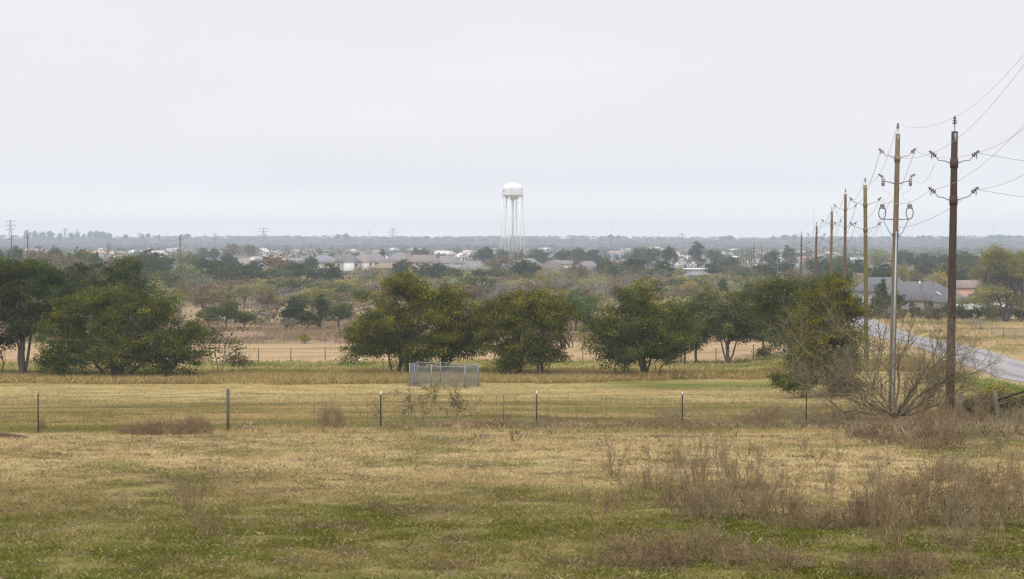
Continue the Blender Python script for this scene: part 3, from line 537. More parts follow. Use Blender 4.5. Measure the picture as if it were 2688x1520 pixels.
T = [  # kind, photo x, top y, width px, distance, label
 ('oak', 550, 676, 76, 600, 'dark oak immediately right of the big pale green tree'), ('oak', 622, 693, 100, 590, 'widest dark oak in the line left of the houses'),
 ('oak', 670, 679, 50, 620, 'small dark oak peaking above the line left of the houses'), ('brown', 732, 662, 96, 640, 'big olive brown tree rising behind the dark oaks left of the houses'),
 ('oak', 782, 687, 54, 600, 'dark oak in front of the big olive brown tree'), ('oak', 828, 702, 60, 590, 'low dark oak between the brown tree and the white-walled houses'),
 ('oak', 870, 687, 58, 600, 'dark oak touching the left corner of the white-walled houses'), ('oak', 817, 672, 38, 800, 'small round oak in front of the blue-grey roof'),
 ('pale', 492, 688, 112, 520, 'big pale green rounded tree behind the second utility pole from the left group'), ('bare', 462, 713, 52, 470, 'grey brown leafless tree at the foot of the pale green one'),
 ('bare', 540, 722, 50, 470, 'small grey bare tree right of the pale green one'), ('oak', 600, 667, 44, 780, 'round dark oak in front of the brownish far roofs'),
 ('brown', 506, 660, 44, 760, 'brown leaved tree above the pale green one'), ('oak', 533, 648, 32, 1150, 'left of two small blue-dark round trees on the plain'),
 ('oak', 562, 651, 28, 1150, 'right of two small blue-dark round trees on the plain'), ('brown', 606, 636, 54, 1250, 'tall brown mottled tree on the far plain at left'),
 ('grn', 652, 640, 38, 1400, 'hazy blue-green tree right of the tall brown mottled tree'), ('mesq', 471, 650, 46, 900, 'pale feathery tree around the utility pole top at left'),
 ('grn', 213, 650, 96, 620, 'big bright-domed green oak below the long white building'), ('brown', 105, 648, 92, 640, 'wide olive brown tree behind the second pole from the left'),
 ('oak', 40, 650, 50, 700, 'blue-dark tree at the foot of the leftmost pole'), ('oak', -2, 648, 34, 720, 'dark tree cut by the left edge of the photo'),
 ('brown', 200, 674, 104, 480, 'brown-green tree in front of the bright-domed oak'), ('oak', 146, 648, 36, 760, 'dark tree between the olive brown tree and the bright-domed oak'),
 ('grn', 126, 676, 46, 520, 'small olive tree below the olive brown tree at left'), ('brown', 292, 664, 40, 660, 'brown olive tree right of the bright-domed oak'),
 ('mesq', 320, 653, 48, 760, 'pale leafed tree right of the long white building'), ('oak', 390, 658, 62, 640, 'dark oak left of the middle utility pole'),
 ('oak', 335, 673, 42, 620, 'small dark oak below the pale leafed tree'), ('oak', 378, 687, 92, 480, 'wide dark tree just above the left tree row'),
 ('bare', 284, 633, 18, 1500, 'narrow grey tree at the right end of the long white building'),
 ('oak', 1060, 684, 56, 640, 'left oak of the dark clump in front of the long brown roof'), ('oak', 1112, 688, 66, 640, 'right oak of the dark clump in front of the long brown roof'),
 ('yellow', 1076, 696, 28, 600, 'light yellow-green bush in front of the dark oak clump'), ('oak', 1151, 689, 44, 640, 'dark round oak between the long brown roof and the white gables'),
 ('oak', 1003, 656, 20, 1000, 'tiny dark tree in the dip between two grey roofs'), ('oak', 1091, 648, 26, 1300, 'left of two dark trees above the long brown roof'), ('oak', 1113, 652, 24, 1250, 'right of two dark trees above the long brown roof'),
 ('oak', 1275, 650, 52, 1000, 'dark oak left of the water tower legs'), ('oak', 1321, 651, 40, 1150, 'dark oak between the left legs of the water tower'),
 ('bare', 1360, 650, 48, 1100, 'hazy grey tree under the water tower'), ('brown', 1312, 667, 70, 800, 'olive dome shaped tree below the water tower'),
 ('oak', 1375, 679, 62, 640, 'big dark oak just right below the water tower'), ('oak', 1405, 690, 36, 630, 'lower right lobe tree beside the big dark oak'),
 ('oak', 1414, 652, 60, 1100, 'dark tree group right of the tower legs'), ('oak', 1482, 656, 50, 1050, 'dark tree behind the brown hip roof'), ('oak', 1518, 652, 36, 1050, 'small dark tree right of the brown hip roof'),
 ('oak', 1556, 652, 50, 1050, 'dark blue-green tree left of the salmon walled house'), ('brown', 1497, 668, 42, 880, 'brown tree beside the cream gable wall'),
 ('mesq', 1520, 688, 58, 620, 'yellow-olive dome tree in front of the grey hip roof'), ('yellow', 1415, 710, 36, 520, 'left of two bright yellow-green bushes'), ('yellow', 1440, 716, 32, 510, 'right of two bright yellow-green bushes'),
 ('grn', 1592, 674, 56, 680, 'green domed tree right of the grey hip roof'), ('grn', 1390, 708, 36, 540, 'blue-green bush left of the bright yellow bushes'), ('oak', 1258, 704, 42, 600, 'dark bush right of the white porch'),
 ('oak', 1664, 674, 58, 680, 'dark oak left of the metal shed, first of two'), ('oak', 1740, 681, 64, 680, 'dark oak left of the metal shed, second of two'), ('grn', 1702, 646, 62, 950, 'large green tree above the two dark oaks'),
 ('oak', 1756, 647, 40, 950, 'dark tree right of the large green tree'), ('tall', 1831, 635, 44, 1050, 'tallest dark tree on the plain, above the metal shed'), ('grn', 1874, 650, 38, 1000, 'blue-green tree right of the tallest dark tree'),
 ('oak', 1885, 687, 64, 720, 'dark tree immediately right of the metal shed'), ('grn', 1925, 694, 62, 700, 'dark green tree left of the distant pole cluster'), ('oak', 1899, 727, 26, 440, 'tiny dark bush in front of the shed trees'),
 ('oak', 1920, 672, 50, 900, 'dark tree behind the left pole of the distant cluster'), ('oak', 2028, 657, 42, 900, 'dark tree right of the distant pole cluster'), ('tall', 2066, 644, 22, 1000, 'pointed dark conifer like tree right of the pole cluster'),
 ('oak', 2080, 649, 24, 1000, 'round tree touching the pointed conifer like tree'), ('oak', 2060, 684, 42, 700, 'dark tree left of the seventh pole'), ('brown', 2085, 700, 50, 560, 'brownish tree behind the seventh pole'),
 ('mesq', 2307, 652, 54, 900, 'olive tree between the third and second poles'), ('oak', 2371, 660, 60, 850, 'dark tree just right of the second pole'), ('oak', 2430, 661, 64, 850, 'dark tree midway between the two nearest poles'),
 ('oak', 2480, 668, 46, 850, 'small dark tree left of the nearest pole'), ('oak', 2530, 663, 70, 800, 'blue-dark wood edge right of the nearest pole'), ('oak', 2315, 688, 74, 560, 'green oak above the left ridge of the big grey roof'),
 ('mesq', 2368, 686, 36, 540, 'olive tree just right of the conduit pole'), ('brown', 2404, 703, 44, 500, 'brown tree above the big grey roof'), ('yellow', 2460, 714, 70, 430, 'yellow-green dome tree behind the big grey roof'),
 ('grn', 2512, 682, 110, 560, 'wide olive tree behind the nearest pole'), ('tall', 2318, 732, 36, 352, 'dark upright shrub at the left end of the big grey roof'),
 ('oak', 2350, 766, 52, 345, 'dark rounded tree in front of the big grey roof, left'), ('oak', 2310, 775, 50, 342, 'dark tree near the road bend left of the grey house'), ('grn', 2210, 690, 60, 420, 'greenish tree behind the fourth pole'),
 ('grn', 547, 800, 62, 285, 'small round tree left in the group of three on the far field'), ('grn', 594, 782, 66, 283, 'middle tree in the group of three on the far field'), ('grn', 641, 812, 62, 286, 'right tree in the group of three on the far field'),
 ('bright', 716, 800, 64, 290, 'leafy green tree left of the brown bush on the far field'), ('oak', 770, 778, 72, 292, 'dark tree behind the brown bush on the far field'), ('oak', 808, 815, 58, 284, 'low dark tree right of the brown bush'),
 ('tall', 841, 772, 38, 290, 'slim tree with bare lower trunk right of the low dark tree'), ('grn', 890, 790, 76, 296, 'grey-green tree touching the left of the middle clump'), ('brown', 702, 757, 52, 360, 'hazy brown-green tree above the leafy green one'),
 ('bare', 752, 830, 66, 278, 'mauve grey bush low between the green trees'), ('grn', 1240, 722, 108, 440, 'wide orange tinged green tree above the middle clump'), ('bright', 1512, 762, 108, 280, 'bright green flat topped tree behind the twin stemmed one'),
 ('oak', 1535, 812, 40, 284, 'dark little tree at the right foot of the bright green one'), ('grn', 1812, 728, 84, 480, 'green tree before the metal shed'), ('mesq', 1660, 748, 70, 400, 'olive crown behind the lone dark tree'),
 ('yellow', 533, 893, 16, 236, 'tiny bright shrub') , ('mesq', 690, 736, 60, 430, 'pale olive tree above the far field at left'), ('bare', 1640, 724, 70, 480, 'mauve leafless tree in the scrub belt right of centre'),
 ('bare', 1330, 742, 80, 430, 'mauve leafless tree above the slender leaning tree'),
]
T += [('oak', 580, 705, 90, 560, 'low dark oak in the line below the two blue-dark round trees'), ('oak', 655, 703, 80, 570, 'low dark oak in front of the small peaked one'), ('grn', 720, 700, 84, 580, 'dark green oak low before the big olive brown tree'),
 ('grn', 500, 668, 60, 700, 'green oak behind the big pale green tree'), ('oak', 420, 668, 70, 690, 'dark oak around the foot of the middle utility pole'), ('grn', 350, 664, 70, 700, 'green oak between the pale leafed tree and the middle pole'),
 ('oak', 250, 668, 70, 640, 'dark oak at the right foot of the bright-domed one'), ('grn', 170, 662, 70, 680, 'green tree left foot of the bright-domed oak'), ('brown', 80, 670, 90, 560, 'brown-green tree low behind the tall left oak'),
 ('grn', 20, 668, 80, 560, 'green tree low behind the left edge oak'), ('grn', 420, 706, 90, 450, 'olive tree left of the grey brown leafless one'), ('mesq', 400, 728, 90, 420, 'pale olive tree right above the dark rounded crown at left'),
 ('grn', 1185, 700, 60, 640, 'dark green tree before the white gable wing'), ('grn', 1310, 700, 60, 630, 'green tree before the low brown grey roof'), ('grn', 1620, 690, 80, 660, 'green wood edge left of the two dark oaks before the shed'),
 ('grn', 1700, 700, 80, 640, 'olive green tree below the two dark oaks'), ('grn', 1960, 700, 70, 640, 'green tree around the foot of the distant pole cluster'), ('oak', 2010, 690, 70, 660, 'dark tree right foot of the distant pole cluster'),
 ('oak', 2150, 676, 60, 700, 'dark oak behind the fifth pole'), ('grn', 2200, 668, 70, 760, 'green tree behind the fourth and third poles'), ('oak', 2250, 676, 60, 640, 'dark oak right of the third pole'),
 ('grn', 2140, 706, 70, 480, 'olive tree low behind the fifth and sixth poles'), ('oak', 2440, 690, 80, 640, 'dark wood edge above the yellow-green dome tree'), ('grn', 2620, 672, 90, 760, 'grey green wood behind the very large tree at right')]
for k, x, yt, w_, d, lb in T:
    if lb == 'tiny bright shrub': x, yt, w_, d, lb = 800, 870, 32, 236, 'tiny bright green shrub alone in the brown weeds'
    nm = {'oak': 'oak_tree', 'bare': 'bare_tree'}.get(k); cat = 'tree'
    if 'bush' in lb or 'shrub' in lb: nm, cat = 'shrub', 'shrub'
    put(k, x, yt, w_, d, lb, name=nm, cat=cat)
# scrub belt edge: mesquites one can still count
SR = rng_(77); GRP = 'mesquite trees along the near edge of the scrub belt'
def clear_ok(px, d, occupied, r=1.0):
    return all(abs(px - a) * d / F > r * 3.2 or abs(d - b) > 6 for a, b in occupied)
occ = [(t[1], t[4]) for t in T]; cnt = 0
while cnt < 95:
    d = SR.uniform(300, 520); px = SR.uniform(-40, 2130)
    if px < 1000 and d < 360 and px > 440: continue
    if 1280 < px < 1580 and d < 330: continue
    if 1180 < px < 1300 and d < 420: continue
    if not clear_ok(px, d, occ): continue
    occ.append((px, d)); kk = SR.choice(['mesq', 'mesq', 'brown', 'bare', 'grn', 'mesq', 'yellow'], p=[.2, .2, .15, .17, .13, .1, .05])
    H = SR.uniform(3.2, 5.6); X, Y, Z = gp(px, d); yt = HY + (CZ - Z - H) * F / d; Wp = SR.uniform(5, 8.5) * F / d
    put(kk, px, yt, Wp, d, 'feathery olive or brown mesquite at the near edge of the scrub belt', GRP, name='mesquite_tree'); cnt += 1
# horizon trees
HT = [(72, 606, 18), (93, 605, 20), (112, 609, 20), (133, 608, 19), (157, 611, 15), (187, 611, 14), (203, 611, 14), (220, 613, 12), (238, 607, 16), (256, 608, 22), (272, 607, 26), (288, 612, 16), (330, 616, 14), (374, 614, 13), (389, 613, 14), (418, 617, 10), (476, 614, 13), (492, 614, 20),
      (775, 629, 22), (792, 622, 14), (887, 615, 15), (908, 614, 16), (1120, 621, 18), (1603, 616, 18), (1624, 619, 13), (1576, 622, 14), (1905, 620, 26), (1917, 619, 18), (2030, 618, 12), (2060, 617, 26), (2085, 617, 16), (2408, 619, 16), (2423, 618, 14), (2440, 620, 11), (2481, 621, 22), (2604, 617, 20), (2624, 617, 26), (2650, 617, 12), (2674, 618, 18)]
hlab = {887: 'left of two round trees alone on the skyline left of the tower', 908: 'right of two round trees alone on the skyline left of the tower', 2674: 'last round tree on the skyline at the right edge', 1603: 'blue round tree under the thin mast right of the tower', 1624: 'small round tree next to the mast tree on the skyline'}
for x, yt, w_ in HT:
    put('oak', x, yt - 1, w_ * .95, 3950, hlab.get(x, 'small blue hazy round tree standing on the skyline'), None if x in hlab else 'round trees on the skyline', name='skyline_tree')
# ---- masses
def mass(name, label, cat, n, d0, d1, kinds, nleaf, size, Hr, Wr, seed, px0=-120, px1=2800, reject=None, gamma=1.0):
    rg = rng_(seed); pro = {}
    for k in set(k for k, _ in kinds):
        for j in range(3):
            c = []; g = Geo(); rr = rng_(seed + j * 7 + len(k))
            L = [(math.cos(a) * .42, math.sin(a) * .42, .5 + rr.uniform(-.1, .1), .42, .42, .34) for a in rr.uniform(0, 6.28, 5)] + [(0, 0, .6, .5, .5, .4)]
            crown_geo(g, L, nleaf, size, k, rr, sig=.10, per=max(6, nleaf // 14), inner=.5); pro[(k, j)] = (np.concatenate(g.v), np.concatenate(g.c))
    G = Geo(); names = [k for k, _ in kinds]; pr = np.array([p for _, p in kinds]); pr = pr / pr.sum()
    u = rg.random(n) ** gamma; Y = np.sqrt(d0 ** 2 + (d1 ** 2 - d0 ** 2) * u); px = rg.uniform(px0, px1, n); X = (px - CX) / F * Y
    ok = np.abs(X - road_x(Y)) > 7
    if reject is not None: ok &= ~reject(px, Y)
    X, Y = X[ok], Y[ok]; Z = gz(X, Y); fl = np.clip((fbm(X / 45, Y / 110, seed, 3) - .5) * 1.7 + .5 + rg.normal(size=len(X)) * .13, 0, .9999); order = np.argsort(np.argsort(fl)) / len(fl); ch = np.searchsorted(np.cumsum(pr), order * .9999)
    for i in range(len(X)):
        v, c = pro[(names[ch[i]], int(rg.integers(3)))]; a = rg.uniform(0, 6.28); W_ = rg.uniform(*Wr) / 2; H = rg.uniform(*Hr); ca, sa = math.cos(a), math.sin(a)
        q = np.empty_like(v); q[:, 0] = (v[:, 0] * ca - v[:, 1] * sa) * W_ + X[i]; q[:, 1] = (v[:, 0] * sa + v[:, 1] * ca) * W_ + Y[i]; q[:, 2] = v[:, 2] * H + Z[i]
        b = np.arange(len(v) // 4)[:, None] * 4; G.add(q, np.concatenate([b, b + 1, b + 2, b + 3], 1), c * rg.uniform(.8, 1.25) * (1 + rg.normal(size=3) * .04))
    tag(G.build(name, M_leaf), label, cat, None, 'stuff')
def near_right(px, Y): return (px > 2230) & (Y < 560)
mass('scrub_thicket', 'wide belt of olive, brown and leafless mauve mesquite scrub', 'scrub', 2600, 430, 790, [('bare', .19), ('brown', .15), ('mesq', .36), ('grnolv', .22), ('yellow', .08)], 330, .10, (2.4, 5.4), (5, 12), 301,
     reject=lambda px, Y: near_right(px, Y) | ((px < 930) & (Y > 545)) | ((px < 400) & (Y > 470)) | ((px > 1790) & (px < 1890) & (Y > 640)))
mass('bush_understory', 'low brush filling the gaps of the scrub belt', 'scrub', 1500, 300, 620, [('mesq', .4), ('brown', .3), ('bare', .3)], 90, .17, (1.2, 2.4), (3, 6), 302, px1=2150, reject=lambda px, Y: (px > 2230) | ((px < 560) & (px > 470) & (Y < 400)) | ((px > 1440) & (px < 1640) & (Y < 330)))
mass('distant_wood', 'hazy wooded plain between the scattered far houses', 'woodland', 2700, 905, 3000, [('oak', .42), ('grnolv', .22), ('brown', .16), ('bare', .2)], 130, .14, (5.5, 9.5), (8, 15), 303, gamma=.9)
mass('ridge_wood', 'blue hazy woodland covering the far ridge', 'woodland', 5200, 2800, 4500, [('bare', .5), ('brown', .2), ('oak', .3)], 36, .3, (4.5, 8.5), (14, 30), 304, gamma=1)
for _l in P_.values():
    for _e in _l:
        if _e.name not in USED:
            for _c in KIDS.get(_e.name, []): bpy.data.objects.remove(_c)
            bpy.data.objects.remove(_e)
# ================================================================== houses
GREY = (.21, .195, .195); BRN = (.25, .205, .185); DGR = (.15, .145, .15); TAN = (.26, .19, .13); CREAM = (.62, .56, .44); WHT = (.80, .80, .80); BRICK = (.36, .22, .17); PINK = (.62, .44, .38); PALEB = (.28, .33, .40)
def house(x, d, Wm, Dm, wall_h, roof_h, label, roof=GREY, wall=CREAM, yaw=0.0, hip=.8, chim=(), win=4, name='house', cat='house', over=.5, group=None, floors=1, wing=None, base=None, door=True, back=True):
    X, Y, Z = gp(x, d); Y += Dm / 2
    if base is not None: Z = base
    e = empty(name, (X, Y, Z), label, cat, group, yaw); hw, hd = Wm / 2, Dm / 2; roof_h *= .85
    G = Geo(); G.box((0, 0, (wall_h - .6) / 2), (Wm, Dm, wall_h + .6), wall); wo_ = G.build('wall', M_wall, e)
    G = Geo(); a, b = hw + over, hd + over; r = max(.01, a - b * hip) if hip else a; z0, z1 = wall_h, wall_h + roof_h
    V = [(-a, -b, z0), (a, -b, z0), (a, b, z0), (-a, b, z0), (-r, 0, z1), (r, 0, z1)]
    V += [(p[0], p[1], z0 - .22) for p in V[:4]]
    G.add(V, [(0, 1, 5, 4), (2, 3, 4, 5), (6, 9, 8, 7), (6, 7, 1, 0), (7, 8, 2, 1), (8, 9, 3, 2), (9, 6, 0, 3)], roof)
    G.f[3].append(np.array([(3, 0, 4), (1, 2, 5)]))
    if not hip: G.c[-1] = G.c[-1].copy()
    ro = G.build('roof', M_roof, e)
    for cx, ch in chim:
        G = Geo(); G.box((cx, -.6, wall_h + roof_h * .5 + ch / 2), (1.0, .8, roof_h + ch), BRICK if wall is not WHT else (.5, .4, .33)); G.box((cx, -.6, wall_h + roof_h + ch * .72), (1.2, 1.0, .18), (.3, .27, .24)); G.build('chimney', M_wall, ro)
    rg = random.Random(int(x * 7 + d))
    for fl in range(floors):
        nwin = win
        for k in range(nwin):
            wx = -hw + Wm * (k + .5) / nwin + rg.uniform(-.3, .3); wz = 1.6 + fl * 2.8
            if wz + .7 > wall_h: continue
            if fl == 0 and k == nwin // 2 and door:
                G = Geo(); G.box((wx, -hd - .04, 1.05), (1.8, .08, 2.1), (.10, .10, .11)); G.build('door', M_plain, e); continue
            G = Geo(); G.box((wx, -hd - .05, wz), (1.35, .1, 1.35), (.75, .74, .70)); wf = G.build('window', M_plain, e)
            G = Geo(); G.box((wx, -hd - .11, wz), (1.1, .03, 1.1), (.05, .06, .075)); G.build('pane', M_porc, wf)
    if wing:
        wx, ww, wd_, wh, rh, wc, rc = wing
        G = Geo(); G.box((wx, -hd - wd_ / 2 + .002, (wh - .6) / 2), (ww, wd_, wh + .6), wc); G.build('wing_wall', M_wall, e)
        G = Geo(); a = ww / 2 + .4; y0, y1 = -hd - wd_ - .4, -hd + min(3, hd)
        G.add([(wx - a, y0, wh), (wx + a, y0, wh), (wx + a, y1, wh), (wx - a, y1, wh), (wx, y0 + a * .8, wh + rh), (wx, y1, wh + rh)], [(1, 2, 5, 4), (3, 0, 4, 5)], rc); G.f[3].append(np.array([(0, 1, 4), (2, 3, 5)]) + 0); G.build('wing_roof', M_roof, e)
    return e
HG = None
house(866, 880, 9, 11, 5.4, 3.2, 'grey roofed two storey house at the left end of the row', GREY, CREAM, win=2, floors=2, chim=[(3, .8)])
house(912, 868, 11, 12, 5.8, 4.0, 'house with dark grey hip roof over a white two storey bay with windows', DGR, (.45, .36, .30), win=3, floors=2, wing=(0.8, 4.6, 1.5, 5.7, 1.5, WHT, DGR))
house(950, 872, 10, 12, 5.8, 4.2, 'house with brownish hip roof beside the white bay', BRN, CREAM, win=3, floors=2, wing=(1.2, 4.4, 1.3, 5.6, 1.2, (.70, .68, .60), BRN))
house(986, 895, 12, 12, 5.2, 4.6, 'grey roofed house sloping down towards the dip with the tiny tree', GREY, CREAM, win=3, floors=2)
house(1046, 900, 14, 13, 5.2, 5.2, 'tall grey hip roofed house with pale cream walls left of the long brown roof', GREY, (.58, .50, .38), win=3, floors=2)
house(1014, 862, 14, 8, 2.9, 2.7, 'single storey tan roofed house part with dark porch windows', TAN, (.28, .17, .13), win=4, hip=1.0)
house(1105, 880, 15.5, 12, 5.3, 3.9, 'long reddish brown roofed house with two brick chimneys', (.22, .18, .16), (.62, .54, .42), hip=.35, win=4, floors=2, chim=[(-5.2, 1.0), (3.9, 1.0)])
house(1172, 872, 12, 11, 5.0, 3.9, 'grey hip roofed house with white gable wing and one chimney', GREY, WHT, win=3, floors=2, chim=[(3.5, .8)], wing=(2.5, 5, 2, 3.6, 1.6, WHT, GREY))
house(1243, 830, 13, 12, 2.8, 4.3, 'wide low grey roofed house with a white porch beam', (.20, .20, .205), (.35, .32, .30), win=4)
house(1200, 845, 8, 8, 2.7, 1.9, 'small grey lean roofed house with white porch posts', GREY, WHT, win=3)
house(1322, 850, 10, 10, 2.8, 3.0, 'low brown grey roof half hidden below the olive dome tree', (.24, .21, .19), CREAM, win=3)
house(1385, 960, 15, 12, 2.8, 4.2, 'greyish mauve roof behind the big dark oak under the tower', GREY, CREAM, win=4)
house(1450, 830, 12, 12, 2.9, 4.0, 'brown hip roofed house with cream walls and a small roof vent', (.16, .125, .12), (.75, .66, .50), win=4, chim=[(-1.6, .1)])
house(1462, 915, 12, 10, 3.0, 3.6, 'mauve grey roof standing behind the brown hip roof', (.20, .18, .18), (.66, .60, .42), win=3)
house(1487, 870, 5, 9, 4.6, 1.8, 'narrow cream gable wall right of the brown hip roof', GREY, (.72, .66, .50), win=2, hip=0)
house(1545, 850, 12, 11, 2.8, 3.9, 'grey hip roofed house behind the yellow olive dome tree', (.18, .175, .19), WHT, win=4)
house(546, 1000, 14, 12, 3.0, 4.0, 'blue grey roof right below the two small blue round trees', (.19, .21, .24), CREAM, win=3)
house(636, 960, 13, 12, 3.0, 4.3, 'mauve brown roof above the widest dark oak', BRN, PINK, win=3)
house(686, 960, 13, 12, 3.0, 4.2, 'blue grey roof left of the big olive brown tree', (.19, .21, .24), (.6, .52, .4), win=3)
house(792, 900, 11, 11, 4.0, 3.8, 'grey roof showing between the olive brown tree and the small round oak', GREY, CREAM, win=3)
house(845, 905, 13, 12, 4.8, 4.1, 'blue grey roof with pale dormer left of the white-walled houses', (.20, .22, .25), CREAM, win=3, floors=2)
house(1625, 1300, 24, 16, 3.6, 4.2, 'large slate roofed house with salmon walls on the far plain', (.17, .18, .22), PINK, win=4)
house(1668, 1280, 9, 8, 3.6, 3.0, 'small salmon walled house next to the large slate roofed one', (.30, .22, .2), PINK, win=2)
house(768, 1720, 32, 18, 4.8, 2.4, 'long tan brown building on the rise at left with a flat looking roof', (.28, .21, .18), (.36, .27, .22), hip=1.2, win=8, name='building', cat='building')
house(712, 1800, 8, 10, 2.6, .8, 'small bright white shed left of the long tan building', WHT, WHT, win=2, name='shed', cat='shed', hip=0)
house(881, 1500, 4.5, 6, 2.2, .8, 'small bright white shed right of the long tan building', WHT, WHT, win=1, name='shed', cat='shed', hip=0)
house(233, 1750, 26, 18, 3.8, 2.6, 'long white walled building with rusty orange roof on the plain at left', (.45, .27, .16), WHT, win=5, name='building', cat='building', hip=.3)
house(1948, 1500, 16, 12, 3.0, 1.0, 'long low white roofed building behind the pole cluster', WHT, WHT, win=3, name='building', cat='building', hip=.4)
house(2250, 1450, 14, 10, 1.6, 1.8, 'white roofed building between the third and second poles', (.82, .82, .82), (.15, .15, .16), win=3, name='building', cat='building', hip=.4)
house(2200, 1500, 8, 8, 1.6, 1.8, 'small white roof left of the third pole', (.82, .82, .82), (.15, .15, .16), win=2, name='building', cat='building', hip=.4)
house(1983, 1150, 9, 8, 2.6, 1.2, 'pale grey metal building seen through the pole cluster', (.6, .62, .64), (.66, .68, .70), win=2, name='building', cat='building', hip=0)
house(2418, 1500, 10, 9, 2.6, 1.8, 'orange red roofed building on the plain between the nearest poles', (.42, .20, .14), CREAM, win=2)
house(2112, 1350, 10, 9, 2.8, 2.4, 'reddish far roof behind the sixth pole', (.36, .22, .19), CREAM, win=2)
yx0, yx1 = gp(878, 852), gp(1062, 856); yf = empty('yard_fence', yx0, 'dark brown board fence below the white-walled houses', 'fence'); yv = np.array(yx1) - np.array(yx0)
for k in range(10):
    a = yv * k / 10; b = yv * (k + 1) / 10; G = Geo(); G.box((a + b) / 2 + np.array([0, 0, .9]), (np.linalg.norm(b - a) * .97, .06, 1.8), (.13, .10, .10), math.atan2(yv[1], yv[0])); G.build('board_panel', M_wood, yf)
    G = Geo(); G.box(a + np.array([0, -.06, .95]), (.12, .12, 1.95), (.12, .10, .09)); G.build('post', M_wood, yf)
# metal shed
X, Y, Z = gp(1828, 760); sh = empty('metal_shed', (X, Y, Z), 'white metal shed with pale blue roof edge standing in the scrub right of centre', 'shed')
G = Geo(); G.box((0, 4, 1.9), (8.0, 8, 3.8), (.66, .68, .70)); G.build('wall', M_wall, sh); G = Geo(); G.box((0, 3.8, 4.05), (9.2, 9.4, .5), (.72, .78, .82)); G.build('roof', M_plain, sh)
G = Geo(); G.box((-.3, -.05, 1.3), (5.5, .1, 1.4), (.22, .24, .28)); G.build('door', M_plain, sh)
# scattered far houses
HR = rng_(9); cnt = 0
while cnt < 120:
    d = math.sqrt(HR.uniform(1000 ** 2, 2500 ** 2)); px = HR.uniform(-20, 2300)
    if 1300 < px < 1400 and d < 1500: continue
    rc = [GREY, BRN, (.5, .42, .38), (.6, .58, .55), (.3, .24, .2)][HR.integers(5)]; wc = [CREAM, WHT, PINK, WHT][HR.integers(4)]
    house(px, d, HR.uniform(11, 20), HR.uniform(9, 12), HR.uniform(3.0, 4.6), HR.uniform(2.6, 4.0), 'small pale hazy house among the trees of the far plain', rc, wc, yaw=HR.uniform(-.6, .6), hip=.7, win=2, group='houses scattered over the far plain'); cnt += 1
# right hand neighbour houses
gh = house(2436, 378, 14.5, 15, 2.5, 3.9, 'large low house with a broad grey shingle hip roof right of the conduit pole', (.125, .13, .14), (.42, .42, .44), hip=.62, win=5, over=.6)
G = Geo(); 
for (vx, vy, vz) in ((-.6, -3.0, 5.1),): G.tube([(vx, vy, vz), (vx, vy, vz + .9)], .16, WHT, 8)
G.build('roof_vent', M_plain, gh)
G = Geo(); G.prisms([(2.2, -5.2, 3.9)], [(3.4, -7.9, 2.75)], .11, .11, (.8, .8, .82), 4); G.build('roof_flashing', M_plain, gh)
G = Geo(); G.tube([(6.0, -7.62, 2.4), (6.15, -7.62, .2)], .09, (.8, .8, .8), 6); G.build('downpipe', M_plain, gh)
house(2330, 405, 10, 9, 3.6, 3.2, 'rear part of the grey roof behind the broad house, with level ridge', (.14, .14, .15), (.4, .4, .4), hip=.5, win=2)
house(2512, 372, 6.5, 9, 2.3, 1.9, 'low grey roofed garage attached right of the broad house', (.13, .135, .145), (.42, .42, .42), hip=.6, win=2, name='garage', cat='garage')
house(2552, 452, 5.6, 8, 3.6, 1.9, 'pinkish brick gable house partly hidden by the big tree at right', (.24, .19, .17), (.58, .36, .29), hip=0, win=1, over=.3)
house(2668, 455, 7, 8, 3.6, 2.2, 'pale house behind the branches of the big tree at the right edge', (.24, .22, .22), (.66, .66, .70), hip=.6, win=2)
X0, Y0, Z0 = gp(2505, 366); X1, Y1, Z1 = gp(2665, 372); pf = empty('panel_fence', (X0, Y0, Z0), 'long white panel fence behind the dark hedge at right', 'fence')
for k in range(6):
    t0, t1 = k / 6, (k + 1) / 6; G = Geo(); a = np.array([(X1 - X0) * t0, 6 * t0, (Z1 - Z0) * t0]); b = np.array([(X1 - X0) * t1 - .03, 6 * t1, (Z1 - Z0) * t1])
    G.box((a + b) / 2 + np.array([0, 0, 1.25]), (np.linalg.norm(b - a) * .985, .06, 1.3), (.80, .82, .86), math.atan2(b[1] - a[1], b[0] - a[0])); G.build('panel', M_plain, pf)
    G = Geo(); G.box(a + np.array([0, -.06, .9]), (.12, .12, 2.1), (.8, .8, .82)); G.build('post', M_plain, pf)
# hedge shrubs along that field, big tree at right
HS = rng_(31)
for i, px in enumerate(list(range(2285, 2470, 22)) + list(range(2462, 2700, 21))):
    k = 'oak' if px > 2480 else ['brown', 'oak', 'bare', 'grnolv'][i % 4]
    rg = rng_(500 + i); d = 338 + HS.uniform(-4, 4); H = HS.uniform(1.6, 2.6) if px < 2480 else HS.uniform(1.8, 2.7); X, Y, Z = gp(px, d); e = empty('hedge_shrub', (X, Y, Z), 'dark straggly shrub in the hedge at the far side of the roadside field', 'shrub', 'hedge shrubs beyond the roadside field')
    G = Geo(); C = crown_geo(G, [(0, 0, H * .5, 1.0, .9, H * .45), (rg.uniform(-.5, .5), 0, H * .45, .9, .8, H * .42)], 620, .28, k, rg, sig=.28, per=20, inner=.3); G.build('foliage', M_leaf, e)
    G = Geo(); limb_geo(G, np.array([(0, 0, -.1), (.1, 0, .2)]), C, rg, 8, .05, BARK); G.build('stem', M_bark, e)
